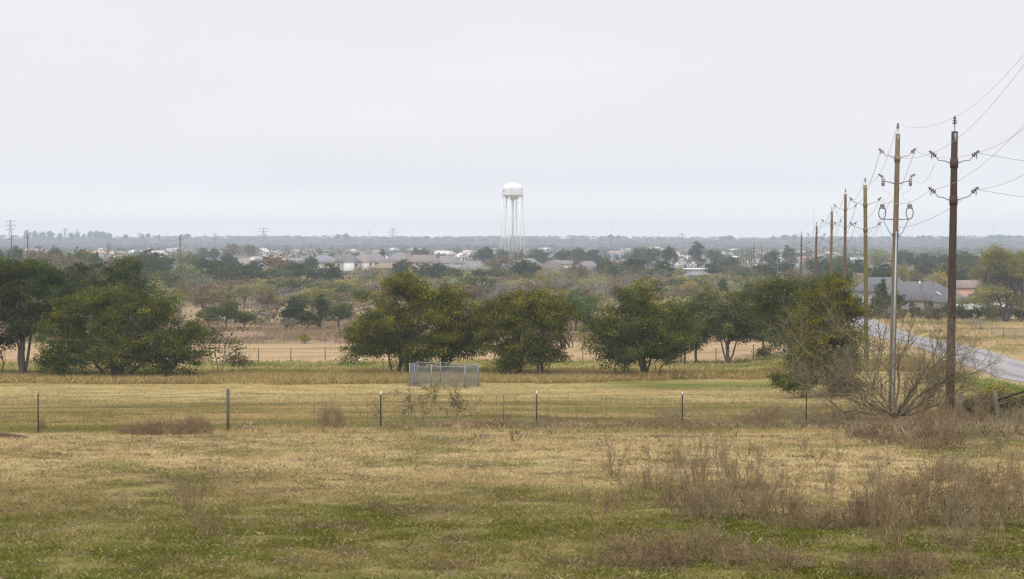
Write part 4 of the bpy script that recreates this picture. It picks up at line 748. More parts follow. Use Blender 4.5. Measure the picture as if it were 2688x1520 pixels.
row_tree('pecan_tree', 'very large half bare olive tree at the right edge behind the roadside field', 'tree', 2640, 838, 330,
    [(2640, 690, 55, 48), (2600, 740, 50, 50), (2560, 790, 50, 28), (2680, 720, 50, 60), (2640, 770, 70, 40), (2610, 680, 35, 40), (2690, 790, 50, 35), (2590, 820, 30, 24)],
    [([(2640, 842), (2642, 800), (2645, 740), (2640, 690)], .42), ([(2642, 800), (2675, 740), (2690, 690)], .25), ([(2640, 800), (2610, 750), (2595, 700)], .22), ([(2680, 842), (2685, 780)], .2)], 16000, 'mesq', 41, size=.30, nlimb=90, sig=.6, inner=.25, bark=(.12, .11, .10))
row_tree('pecan_tree', 'grey green tree behind the very large one cut by the right edge', 'tree', 2700, 832, 360,
    [(2700, 720, 40, 50), (2720, 760, 50, 50)], [([(2700, 836), (2702, 760)], .3)], 4000, 'grnolv', 42, size=.32, nlimb=40, sig=.5)
# ================================================================== water tower
Xw, Yw = (1346 - CX) / F * 1400, 1400.0; Zw = g1(Xw, Yw); sT = F / 1400
def wz(y): return CZ + (HY - y) / sT - Zw
wt = empty('water_tower', (Xw, Yw, Zw), 'white six legged water tower with domed tank on the horizon', 'water tower'); WP = (.84, .84, .82)
G = Geo(); Rt = 7.2; zb = wz(511); zt = wz(479.5); zc = wz(497)
prof = [(0.01, wz(524.5)), (2.2, wz(524)), (4.2, wz(521.5)), (6.0, wz(517)), (6.9, wz(513)), (Rt, zb), (Rt, zc)] + [(Rt * math.cos(t) ** .9 if t < 1.55 else .01, zc + (zt - zc) * math.sin(t)) for t in np.linspace(.12, 1.56, 10)]
G.lathe((0, 0, 0), prof, WP, 40); G.build('tank', M_white, wt, smooth=True)
G = Geo(); th = np.linspace(R_(188), R_(216), 8); G.add([(math.cos(t) * (Rt + .03), math.sin(t) * (Rt + .03), z) for z in (wz(503.5), wz(497.2)) for t in th], [(i, i + 1, i + 9, i + 8) for i in range(7)], (.50, .52, .55)); G.build('emblem', M_white, wt)
G = Geo(); lad = [(-1.0, -Rt - .25), (-.5, -Rt - .25)]; G.prisms([(x, y, zb) for x, y in lad], [(x, y, zc + 1.2) for x, y in lad], .05, .05, (.6, .6, .6), 4); G.prisms([(-1.0, -Rt - .25, z) for z in np.arange(zb + .3, zc + 1.2, .35)], [(-.5, -Rt - .25, z) for z in np.arange(zb + .3, zc + 1.2, .35)], .03, .03, (.6, .6, .6), 3); G.build('ladder', M_white, wt)
G = Geo(); G.lathe((0, 0, 0), [(Rt, zb - .3), (8.0, zb - .3), (8.0, zb - .05), (Rt, zb - .05)], WP, 40)
for k in range(30):
    a = 2 * math.pi * k / 30; a2 = 2 * math.pi * (k + 1) / 30; p = np.array([math.cos(a) * 7.9, math.sin(a) * 7.9, 0]); q = np.array([math.cos(a2) * 7.9, math.sin(a2) * 7.9, 0])
    G.prisms([p + [0, 0, zb - .1]], [p + [0, 0, zb + 1.1]], .06, .06, WP, 4)
    for h in (.55, 1.1): G.prisms([p + [0, 0, zb + h]], [q + [0, 0, zb + h]], .07, .07, WP, 4)
G.build('catwalk', M_white, wt)
rb, rtp = 33.3 / sT, 26.0 / sT; ztop = wz(514); ang = [R_(10 + 60 * k) for k in range(6)]
for a in ang:
    G = Geo(); G.tube([(math.cos(a) * rb, math.sin(a) * rb, -.5), (math.cos(a) * rtp, math.sin(a) * rtp, ztop)], .42, WP, 10); G.build('leg', M_white, wt)
G = Geo(); G.tube([(0, 0, -.5), (0, 0, wz(545)), (0, 0, wz(530)), (0, 0, wz(524))], [.78, .74, .78, 1.4], WP, 16); G.build('riser_pipe', M_white, wt, smooth=True)
for y in (567, 620):
    z = wz(y); r = rb + (rtp - rb) * (z + .5) / (ztop + .5)
    G = Geo(); G.prisms([(math.cos(a) * r, math.sin(a) * r, z) for a in ang], [(math.cos(a + R_(60)) * r, math.sin(a + R_(60)) * r, z) for a in ang], .14, .14, WP, 5); G.build('strut_ring', M_white, wt)
G = Geo(); pr0, pr1 = [], []
for (ya, yb) in ((514, 567), (567, 620), (620, 672)):
    za, zb2 = wz(ya), wz(yb); ra, rb2 = rb + (rtp - rb) * (za + .5) / (ztop + .5), rb + (rtp - rb) * (zb2 + .5) / (ztop + .5)
    for a in ang: pr0 += [(math.cos(a) * ra, math.sin(a) * ra, za), (math.cos(a + R_(60)) * ra, math.sin(a + R_(60)) * ra, za)]; pr1 += [(math.cos(a + R_(60)) * rb2, math.sin(a + R_(60)) * rb2, zb2), (math.cos(a) * rb2, math.sin(a) * rb2, zb2)]
G.prisms(pr0, pr1, .03, .03, WP, 3); G.build('brace_rods', M_white, wt)
G = Geo(); G.tube([(0, 0, zt - .1), (0, 0, zt + .5)], .5, WP, 10); G.prisms([(.6, 0, zt)], [(.6, 0, zt + 1.9)], .05, .03, (.5, .5, .5), 4); G.build('vent', M_white, wt)
# ================================================================== power poles
LINE = R_(-8)                       # cross arms stand square to the line of poles
PW = {0: (.16, .10, .075), 1: (.080, .054, .045), 2: (.20, .155, .095), 3: (.17, .155, .06), 4: (.14, .095, .065), 5: (.155, .125, .075), 6: (.13, .085, .06), 7: (.13, .095, .07)}
INS = (.13, .12, .12)
ATT = {}
def insulator(G, p, ax, s=1.0):
    ax = np.asarray(ax, float); ax /= np.linalg.norm(ax)
    for k in range(3): c = np.asarray(p) + ax * (.05 + .085 * k) * s; G.tube([c - ax * .02 * s, c + ax * .02 * s], (.085 - .012 * k) * s, INS, 10)
    G.prisms([p], [np.asarray(p) + ax * .3 * s], .035 * s, .03 * s, INS, 6)
def power_pole(idx, xt, yt, xb, d, label, wood, rtop=.125, rbot=.17, arms=((1.25, .82, .22), (2.72, .82, .26)), thick=1.0, base_z=None):
    o = pix(xb, 900, d); o[2] = g1(o[0], d); t = pix(xt, yt, d); H = t[2] - o[2]; lean = t[0] - o[0]; lean = np.clip(lean, -.4, .4)
    e = empty('power_pole', o, label, 'power pole', 'wooden power poles along the road')
    G = Geo(); zz = np.linspace(-.3, H, 9); cen = np.stack([lean * np.clip(zz, 0, None) / H, 0 * zz, zz], 1); G.tube(cen, rbot + (rtop - rbot) * np.clip(zz, 0, None) / H, wood, 14); G.build('shaft', M_wood, e)
    top = np.array([lean, 0, H]); G = Geo(); G.prisms([top], [top + [0, 0, .3]], .022, .022, (.3, .3, .31), 6); insulator(G, top + [0, 0, .28], (0, 0, 1), thick * 1.1)
    G.box(top + np.array([0, -rtop - .01, -.25]), (.07, .03, .34), (.35, .36, .37)); G.build('top_insulator', M_porc, e)
    att = {'T': o + top + [0, 0, .56]}; c, s_ = math.cos(LINE), math.sin(LINE)
    for lv, (dz, off, rise) in enumerate(arms):
        z = H - dz; ctr = np.array([lean * z / H, 0, z])
        G = Geo(); G.tube([ctr - [0, 0, .18], ctr + [0, 0, .18]], rtop + .035, tuple(a * 1.15 for a in wood), 14); bandobj = G.build('arm_band', M_wood, e)
        for sd in (-1, 1):
            ax = np.array([c * sd, s_ * sd, 0]); root_ = ctr + ax * rtop; el = ctr + ax * (off - .22) + [0, 0, rise - .10]; tip = ctr + ax * off + [0, 0, rise + .06]
            G = Geo(); G.tube([root_, ctr + ax * off * .45 + [0, 0, rise * .45], el, tip - ax * .10], .022 * thick, (.36, .37, .39), 6); arm = G.build('side_arm', M_metal, e)
            G = Geo(); insulator(G, tip - ax * .12, ax * .75 + np.array([0, 0, .6]), thick * 1.15); G.prisms([tip + ax * .05 + [0, 0, .06]], [tip + ax * .05 + [0, -.0, -.12]], .02, .015, INS, 4); G.build('insulator', M_porc, arm)
            att[('U' if lv == 0 else 'L') + ('L' if sd < 0 else 'R')] = o + tip + ax * .06 + [0, 0, .12]
    ATT[idx] = att; return e, o, H, lean
PD_ = [78, 106, 165, 228, 292, 358, 428]
power_pole(1, 2506, 345, 2494, 78, 'nearest and thickest power pole, dark reddish brown, right side of the photo', PW[1], .125, .185)
e2, o2, H2, ln2 = power_pole(2, 2357, 352, 2341, 106, 'second nearest power pole carrying a silver conduit, cable loops and fuse cylinders', PW[2], .125, .18, arms=((1.3, .84, .26),), thick=1.0)
power_pole(3, 2271, 486, 2275, 165, 'green stained third power pole behind the bare shrub', PW[3], .15, .19, arms=((1.65, 1.15, .35), (3.7, 1.15, .35)), thick=1.05)
power_pole(4, 2219.5, 510, 2216, 228, 'fourth power pole, brown, just left of the green stained one', PW[4], .15, .2, arms=((1.8, 1.15, .35), (3.8, 1.15, .35)), thick=1.15)
power_pole(5, 2184, 555, 2178, 292, 'fifth power pole, olive brown, rising over the vine covered tree', PW[5], .17, .22, arms=((1.9, 1.3, .4), (4.6, 1.3, .4)), thick=1.3)
power_pole(6, 2146.5, 593, 2137, 358, 'sixth power pole, slightly leaning, above the bushy brownish green tree', PW[6], .18, .23, arms=((2.1, 1.4, .4), (4.6, 1.4, .4)), thick=1.45)
power_pole(7, 2104, 617, 2102, 428, 'seventh power pole, last of the tall ones, left of the sixth', PW[7], .17, .23, arms=((2.2, 1.5, .4), (4.8, 1.5, .4)), thick=1.5)
# equipment on the second pole
c, s_ = math.cos(LINE), math.sin(LINE)
for sd in (-1, 1):
    ax = np.array([c * sd, s_ * sd, 0])
    zc_ = H2 - 2.65; ctr = np.array([ln2 * zc_ / H2, 0, zc_]); G = Geo(); G.tube([ctr + ax * .14, ctr + ax * .4 + [0, 0, .10], ctr + ax * .68 + [0, 0, .14]], .03, (.30, .31, .33), 6); G.build('side_arm', M_metal, e2)
    q = ctr + ax * .72; G = Geo(); G.tube([q + [0, 0, -.12], q + [0, 0, .36]], .085, (.42, .43, .45), 10); 
    for k in range(3): G.tube([q + [0, 0, .02 + .1 * k], q + [0, 0, .05 + .1 * k]], .10, (.36, .37, .39), 10)
    G.build('fuse_cylinder', M_metal, e2); G = Geo(); insulator(G, q + [0, 0, .36], ax * .8 + np.array([0, 0, .5])); G.build('insulator', M_porc, e2)
    zl = H2 - 4.55; ctr = np.array([ln2 * zl / H2, 0, zl]); G = Geo(); G.tube([ctr + ax * .12, ctr + ax * .72], .032, (.32, .34, .37), 6); G.build('crossbar', M_metal, e2)
    lc = ctr + ax * .72 + [0, 0, .34]; G = Geo(); th = np.linspace(R_(-245), R_(65), 22); G.tube([lc + ax * (math.cos(t) * .185) + np.array([0, 0, math.sin(t) * .33]) for t in th], .026, (.06, .075, .09), 6); G.build('cable_loop', M_porc, e2)
    G = Geo(); 
    for k in (-1, 0, 1): insulator(G, lc + ax * .08 * k + [0, 0, .22], (0, 0, 1), .9)
    G.build('cable_termination', M_porc, e2)
    G = Geo(); a0 = ctr + ax * .66; a1 = np.array([ln2 * (zl - 1.0) / H2, -.1, zl - 1.0]) + ax * .1; G.tube([a0 + (a1 - a0) * t + [0, 0, -.12 * math.sin(math.pi * t)] for t in np.linspace(0, 1, 7)], .02, (.2, .2, .22), 5); G.build('cable', M_porc, e2)
    G = Geo(); a0 = q + [0, 0, -.12]; a1 = lc + [0, 0, .5]; m_ = (a0 + a1) / 2 + ax * -.38; G.tube([a0, a0 + [0, 0, -.25], m_ + [0, 0, .1], m_ + ax * .05 - [0, 0, .15], a1 + [0, 0, .15], a1], .009, (.5, .5, .5), 5); G.build('jumper_wire', M_porc, e2)
zr = H2 - 5.2; G = Geo(); G.tube([np.array([ln2 * z / H2, -.20 - .02 * (1 - z / H2), z]) for z in (-.3, 1, zr * .5, zr)], [.062, .062, .055, .045], (.34, .37, .40), 10); G.build('conduit', M_metal, e2)
zl = H2 - 5.35; G = Geo(); G.tube([(ln2 * zl / H2, 0, zl - .05), (ln2 * zl / H2, 0, zl + .06)], .19, (.12, .12, .12), 14); G.build('strap', M_metal, e2)
for sd, nm in ((-1, 'LL'), (1, 'LR')):
    z = H2 - 3.6 if sd < 0 else H2 - 5.0; ATT[2][nm] = o2 + np.array([ln2 * z / H2 + sd * (.35 if sd < 0 else .22), 0, z])
# nearer pole out of frame to the upper right, holding the wires (positions only: the pole itself is out of frame)
a1 = ATT[1]; base0 = np.array([9.9, 24.0, 0]); P0 = {'T': 8.2, 'UL': 6.85, 'UR': 6.85, 'LL': 5.35, 'LR': 5.35}
ATT[0] = {k: np.array([9.9 + {'T': 0, 'U': 0, 'L': 0}[k[0]] + (0 if k == 'T' else (-.85 if k[1] == 'L' else .85)), 24.0, CZ + v]) for k, v in P0.items()}
lastX, lastY, lastZ = gp(2000, 545); 
FAR = [(2000, 647, 545, .14), (1979, 642, 590, .14), (1995, 668, 700, .13), (1973, 655, 650, .14), (1966, 657, 700, .14), (1959, 650, 760, .15), (1952, 660, 820, .15), (1945, 658, 880, .15), (1937, 658, 640, .17)]
flab = ['front right pole of the distant cluster, dark brown', 'tallest pole of the distant cluster, olive', 'faint thin pole right of the tallest in the cluster', 'pole immediately left of the tallest in the distant cluster', 'second pole left of the tallest in the distant cluster', 'third pole left of the tallest in the distant cluster', 'fourth pole left of the tallest in the distant cluster', 'fifth pole left of the tallest in the distant cluster', 'leftmost thick pole of the distant cluster with dark lower half']
def small_pole(x, yt, d, r, label, group, col=(.12, .10, .08), arm=.9):
    X, Y, Z = gp(x, d); H = pix(x, yt, d)[2] - Z; e = empty('utility_pole', (X, Y, Z), label, 'utility pole', group)
    G = Geo(); G.tube([(0, 0, -.2), (0, 0, H * .5), (0, 0, H)], [r * 1.35, r * 1.15, r], col, 8); G.build('shaft', M_wood, e)
    if arm:
        G = Geo(); G.box((0, 0, H - 1.1), (arm * 2, .12, .12), col); G.build('crossarm', M_wood, e)
        for k in (-1, 0, 1):
            G = Geo(); G.tube([(k * arm * .9, 0, H - 1.0 + (1.0 if k == 0 else 0)), (k * arm * .9, 0, H - .7 + (1.0 if k == 0 else 0))], .08, INS, 6); G.build('insulator', M_porc, e)
    return e
for (x, yt, d, r), lb in zip(FAR, flab): small_pole(x, yt, d, r, lb, 'distant poles clustered left of the main line', arm=.8)
small_pole(2041, 668, 640, .17, 'short distant pole with a white lower half and curved wires', 'short distant poles', (.17, .13, .10), arm=0)
small_pole(30, 619, 640, .17, 'leftmost slim utility pole near the left edge', 'utility poles on the plain at left', (.10, .09, .09)); small_pole(73, 616, 600, .17, 'taller utility pole right of the leftmost one', 'utility poles on the plain at left', (.09, .08, .08))
small_pole(473, 620, 620, .18, 'utility pole standing behind the big pale green tree', 'utility poles on the plain at left', (.11, .09, .08))
for x, yt, d, lb in ((1499, 624, 1500, 'far utility pole right of the tower, left of two'), (1504, 623, 1500, 'far utility pole right of the tower, right of two'), (564, 623, 1500, 'faint far pole right of the middle utility pole'), (969, 606, 2300, 'faint tall pole left of the lattice pylon near the centre')): small_pole(x, yt, d, .3, lb, 'faint poles far out on the plain', (.2, .2, .2))
# ---- conductors
def wire(name, pts, r, label, group, sag=1.0, col=(.30, .30, .32)):
    G = Geo(); Q = []
    for i in range(len(pts) - 1):
        a, b = np.array(pts[i]), np.array(pts[i + 1]); L = np.linalg.norm(b - a); sg = sag * L * L / 3600
        n = 28 if i < 2 else 16
        for t in np.linspace(0, 1, n, endpoint=False): Q.append(a + (b - a) * t - np.array([0, 0, 4 * sg * t * (1 - t)]))
    Q.append(np.array(pts[-1])); Q = np.array(Q); dist = np.maximum(Q[:, 1], 20); rr = np.clip(dist * r / 80, .006, .028)
    G.prisms(Q[:-1], Q[1:], rr[:-1], rr[1:], col, 4); o = G.build(name, M_porc, None, Q[0]); tag(o, label, 'wire', group); return o
def farpt(k): e = ATT[7][k]; return np.array([gp(2030, 500)[0] + (e[0] - ATT[7]['T'][0]), 500, e[2] - .8])
for k, lb in (('T', 'thin wire running over the tops of all the power poles'), ('UL', 'upper left wire carried on the left side arms of the poles'), ('UR', 'upper right wire carried on the right side arms of the poles'), ('LL', 'lower left wire carried on the lower left side arms'), ('LR', 'lower right wire carried on the lower right side arms')):
    wire('power_wire', [ATT[i][k] for i in range(0, 8)] + [farpt(k)], .0085 if k != 'T' else .0065, lb, 'wires of the power line', sag=1.35)
wire('power_wire', [a1['UR'], a1['UR'] + np.array([22, 6, -.3])], .0085, 'upper branch wire leaving the nearest pole to the right edge', 'wires of the power line', sag=5.5)
wire('power_wire', [a1['LR'], a1['LR'] + np.array([22, 6, -.3])], .0085, 'lower branch wire leaving the nearest pole to the right edge', 'wires of the power line', sag=5.5)
wire('power_wire', [a1['UL'] + np.array([.15, 0, -.4]), o2 + np.array([ln2 + .8, 0, H2 - 2.2])], .007, 'drooping wire from the nearest pole to a fuse cylinder on the second pole', 'wires of the power line', sag=2.6)
# ---- pylons and masts
def pylon(x, yt, d, label, wd=3.5):
    X, Y, Z = gp(x, d); H = pix(x, yt, d)[2] - Z; e = empty('lattice_pylon', (X, Y, Z), label, 'pylon', 'lattice pylons on the horizon'); c_ = (.25, .27, .3)
    G = Geo(); P0_, P1_ = [], []
    lv = np.linspace(0, 1, 8); hw = lambda t: wd * (1 - t) ** 1.3 + .45
    cr_ = [(-1, -1), (1, -1), (1, 1), (-1, 1)]
    for i in range(7):
        for j in range(4):
            a, b = cr_[j], cr_[(j + 1) % 4]; t0, t1 = lv[i], lv[i + 1]
            p = lambda q, t: (q[0] * hw(t), q[1] * hw(t), t * H)
            P0_ += [p(a, t0), p(a, t0), p(b, t0), p(a, t1)]; P1_ += [p(a, t1), p(b, t1), p(a, t1), p(b, t1)]
    G.prisms(P0_, P1_, .11, .11, c_, 4); G.build('lattice_mast', M_metal, e)
    for h in (.72, .84, .96):
        G = Geo(); L = 5.5 if h != .84 else 7; G.prisms([(-L, 0, h * H), (L, 0, h * H), (-L, 0, h * H), (L, 0, h * H)], [(0, 0, h * H + 1.4), (0, 0, h * H + 1.4), (0, 0, h * H), (0, 0, h * H)], .16, .16, c_, 4); G.build('crossarm', M_metal, e)
for x, yt, d, lb in ((28, 578, 2300, 'tallest lattice pylon above the leftmost pole'), (171, 600, 2900, 'lattice pylon among the skyline trees at left'), (203, 602, 3300, 'smaller lattice pylon right of the one among the skyline trees'), (565, 613, 3000, 'low lattice pylon above the tall brown mottled tree'), (692, 598, 2600, 'lattice pylon left of the long tan building'), (1031, 600, 2600, 'lattice pylon above the white-walled houses'), (1790, 613, 2800, 'faint lattice pylon right of the mast'), (367, 611, 3300, 'faint lattice pylon beside skyline trees at left')): pylon(x, yt, d, lb)
for x, yt, d, lb in ((2135, 541, 2400, 'very thin tall radio mast left of the fourth pole'), (1604, 582, 2600, 'thin mast with small crosspiece right of the water tower'), (2608, 584, 2600, 'thin mast above the skyline trees at right'), (1943, 612, 1400, 'thin mast at the left of the distant pole cluster'), (1404, 614, 2200, 'short thin mast right of the water tower legs'), (441, 607, 2600, 'thin mast on the skyline left of the middle utility pole')):
    X, Y, Z = gp(x, d); H = pix(x, yt, d)[2] - Z; e = empty('radio_mast', (X, Y, Z), lb, 'mast', 'thin masts on the horizon'); G = Geo(); G.tube([(0, 0, -1), (0, 0, H)], [.24, .15], (.3, .31, .33), 6); G.build('mast_tube', M_metal, e)
    if x == 1604: G = Geo(); G.box((0, 0, H - 1.2), (5, .2, .3), (.3, .3, .32)); G.build('crosspiece', M_metal, e)
# ================================================================== fences
def fence_path(ptsx):   # (photo x, base distance)
    return [(*gp(x, d),) for x, d in ptsx]
FP = [(-180, 60, 't'), (98, 63, 'rust'), (597, 65, 'wood'), (999, 69.5, 'tw'), (1409, 73.5, 'tw'), (1792, 76, 'tw'), (2118, 76, 't'), (2440, 75, 'none'), (2524, 76, 'wood2'), (2620, 73, 'wood3'), (2800, 70, 'wood2')]
f0 = gp(98, 63); fe = empty('wire_fence', f0, 'nearest wire fence with metal and wooden posts crossing the whole pasture', 'fence')
HT_ = {'t': 1.28, 'rust': 1.27, 'wood': 1.42, 'tw': 1.28, 'wood2': 1.25, 'wood3': 1.35, 'none': 1.2}
TOPS = []
for x, d, k in FP:
    X, Y, Z = gp(x, d); H = HT_[k]; p = np.array([X, Y, Z]) - f0; TOPS.append((p, H))
    if k == 'none': continue
    G = Geo(); ln = RT.uniform(-.02, .02)
    if k.startswith('wood'):
        r = .055 if k == 'wood' else .085; col = (.16, .15, .13) if k != 'wood' else (.13, .12, .10)
        G.tube([p + [0, 0, -.2], p + [ln, 0, H * .5], p + [ln * 2 - (.09 if k == 'wood3' else 0), 0, H]], r, col, 9); o = G.build('post', M_bark, fe); o['label'] = {'wood': 'tall grey wooden post', 'wood2': 'weathered grey wooden post', 'wood3': 'thick weathered wooden corner post'}[k]
    else:
        col = (.10, .055, .04) if k == 'rust' else (.035, .04, .035); G.box(p + [0, 0, H / 2 - .1], (.045, .012, H + .2), col); G.box(p + [0, .018, H / 2 - .1], (.012, .03, H + .2), col)
        for j in range(12): G.box(p + [0, -.01, .15 + j * H / 12.5], (.03, .016, .02), col)
        o = G.build('post', M_plain, fe)
        if k == 'tw': G = Geo(); G.box(p + [0, 0, H - .04], (.052, .05, .12), (.8, .8, .78)); G.build('post_cap', M_plain, o); o['label'] = 'dark steel post with a white painted tip'
        if k == 'rust': o['label'] = 'rusty leaning steel post'
for hgt in (.12, .36, .60, .84, 1.08, 1.2):
    if hgt == 1.08: continue
    G = Geo(); A, B = [], []
    for i in range(len(TOPS) - 1):
        a = TOPS[i][0] + [0, 0, hgt * TOPS[i][1] / 1.28]; b = TOPS[i + 1][0] + [0, 0, hgt * TOPS[i + 1][1] / 1.28]; n = 10; prev = a
        for t in np.linspace(0, 1, n + 1)[1:]:
            q = a + (b - a) * t - np.array([0, 0, .05 * 4 * t * (1 - t)]); A.append(prev); B.append(q); prev = q
    G.prisms(A, B, .0055, .0055, (.13, .12, .11), 4); G.build('wire', M_metal, fe)
A = [TOPS[i][0] + (TOPS[i + 1][0] - TOPS[i][0]) * t for i in (3, 4) for t in np.arange(.08, 1, .13)] + [TOPS[2][0] + (TOPS[3][0] - TOPS[2][0]) * t for t in np.arange(.55, 1, .12)]
for a in A: G = Geo(); G.prisms([a + [0, 0, .1]], [a + [0, 0, 1.16]], .005, .005, (.13, .12, .11), 4); G.build('wire_stay', M_metal, fe)
a = TOPS[9][0] + [0, 0, 1.0]; b = TOPS[10][0] + [0, 0, 1.75]; G = Geo(); G.tube([a, a + (b - a) * .5 + [0, 0, .05], b], .035, (.06, .05, .045), 6); G.build('brace_pole', M_bark, fe)
X, Y, Z = gp(1322, 74.5); G = Geo(); G.box((0, 0, .55), (.03, .03, 1.2), (.12, .11, .1)); o = G.build('stake', M_plain); o.location = (X, Y, Z); tag(o, 'thin grey stake in the wire fence line between two white tipped posts', 'stake')
# far fence
fx = [508, 590, 678, 763, 853, 943, 1028, 1120, 1210, 1297, 1448 - 75, 1448, 1530, 1610, 1700, 1790, 1880, 1978, 2070]; f1 = gp(508, 186); ff = empty('wire_fence', f1, 'distant fence of thin dark posts along the tan field behind the tree row', 'fence'); pt = []
for x in fx:
    p = np.array(gp(x, 186 + RT.uniform(-.5, .5))) - f1; pt.append(p); G = Geo(); G.box(p + [0, 0, .6], (.07, .07, 1.4), (.05, .055, .05)); G.build('post', M_plain, ff)
for h in (.45, .85, 1.2): G = Geo(); G.prisms([p + [0, 0, h] for p in pt[:-1]], [p + [0, 0, h] for p in pt[1:]], .009, .009, (.2, .18, .16), 3); G.build('wire', M_metal, ff)
# woven fence right of the road
wf = [(2545, 305), (2575, 283), (2605, 265), (2635, 250), (2665, 238), (2700, 227), (2740, 218)]; f2 = gp(2545, 305); rf = empty('woven_wire_fence', f2, 'woven wire fence crossing the field right of the road', 'fence'); pt = [np.array(gp(x, d)) - f2 for x, d in wf]
for p in pt: G = Geo(); G.tube([p + [0, 0, -.2], p + [0, 0, 1.45]], .05, (.2, .19, .17), 6); G.build('post', M_metal, rf)
G = Geo(); A, B = [], []
for a, b in zip(pt[:-1], pt[1:]):
    for h in np.linspace(.1, 1.35, 6): A.append(a + [0, 0, h]); B.append(b + [0, 0, h])
    for t in np.arange(0, 1, .06): q = a + (b - a) * t; A.append(q + [0, 0, .1]); B.append(q + [0, 0, 1.35])
G.prisms(A, B, .011, .011, (.22, .22, .22), 3); G.build('wire_mesh', M_metal, rf)
# chain link pen
pc = [(1075, 146.5), (1132, 143), (1220, 143.2), (1255, 145), (1156, 149.2), (1096, 148.8)]; p0 = gp(1132, 143); pen = empty('chain_link_pen', p0, 'roofless galvanised chain link pen standing in the mown field', 'pen'); pts = [np.array([(x - CX) / F * d, d, g1((1132 - CX) / F * 143, d)]) - p0 for x, d in pc]
PH = [1.70, 1.70, 1.66, 1.70, 1.72, 1.74]; GAL = (.24, .26, .28)
for i, p in enumerate(pts): G = Geo(); G.tube([p + [0, 0, -.1], p + [0, 0, PH[i]]], .042, GAL, 8); G.build('post', M_metal, pen)
extra = pts[0] * .78 + pts[1] * .22; G = Geo(); G.tube([extra, extra + [0, 0, 1.72]], .032, GAL, 8); G.build('post', M_metal, pen)
for i in range(6):
    a, b = pts[i], pts[(i + 1) % 6]; ha, hb = PH[i] - .1, PH[(i + 1) % 6] - .1; sgd = .14 if i == 0 else .03
    G = Geo(); G.tube([a + (b - a) * t + [0, 0, ha + (hb - ha) * t - sgd * 4 * t * (1 - t)] for t in np.linspace(0, 1, 7)], .03, GAL, 6); G.build('rail', M_metal, pen)
    G = Geo(); L = np.linalg.norm((b - a)[:2]); n = int(L / .16); A, B = [], []
    for k in range(-11, n):
        for sgn in (1, -1):
            u0, u1 = k / n, (k + 11) / n
            z0, z1 = (0.02, ha - .05) if sgn > 0 else (ha - .05, .02)
            c0, c1 = max(u0, 0), min(u1, 1)
            if c1 <= c0: continue
            za = z0 + (z1 - z0) * (c0 - u0) / (u1 - u0); zb_ = z0 + (z1 - z0) * (c1 - u0) / (u1 - u0); A.append(a + (b - a) * c0 + [0, 0, za]); B.append(a + (b - a) * c1 + [0, 0, zb_])
    G.prisms(A, B, .0065, .0065, (.24, .26, .28), 3); G.build('mesh_panel', M_metal, pen)
# white capped stake in the tall grass, fallen log
X, Y, Z = gp(943, 166); st = empty('marker_stake', (X, Y, Z), 'thin stake with a small white cap in the tall grass left of the pen', 'stake'); G = Geo(); G.box((0, 0, .5), (.05, .05, 1.0), (.3, .3, .28)); G.build('stick', M_plain, st); G = Geo(); G.tube([(0, 0, 1.0), (0, 0, 1.2)], [.12, .10], (.85, .85, .85), 8); G.build('cap', M_plain, st)
X, Y, Z = gp(25, 58.5); G = Geo(); rg = rng_(5); G.tube([(-1.2, .2, .05), (-.5, .1, .10), (.1, 0, .07), (.55, -.15, .03)], [.06, .07, .055, .03], (.12, .085, .06), 7); G.tube([(-.9, -.2, .03), (-.1, -.05, .05), (.4, .1, .03)], [.03, .035, .015], (.12, .085, .06), 6); o = G.build('fallen_branch', M_bark); o.location = (X, Y, Z); tag(o, 'grey fallen branch lying in the straw grass at the left edge', 'branch')
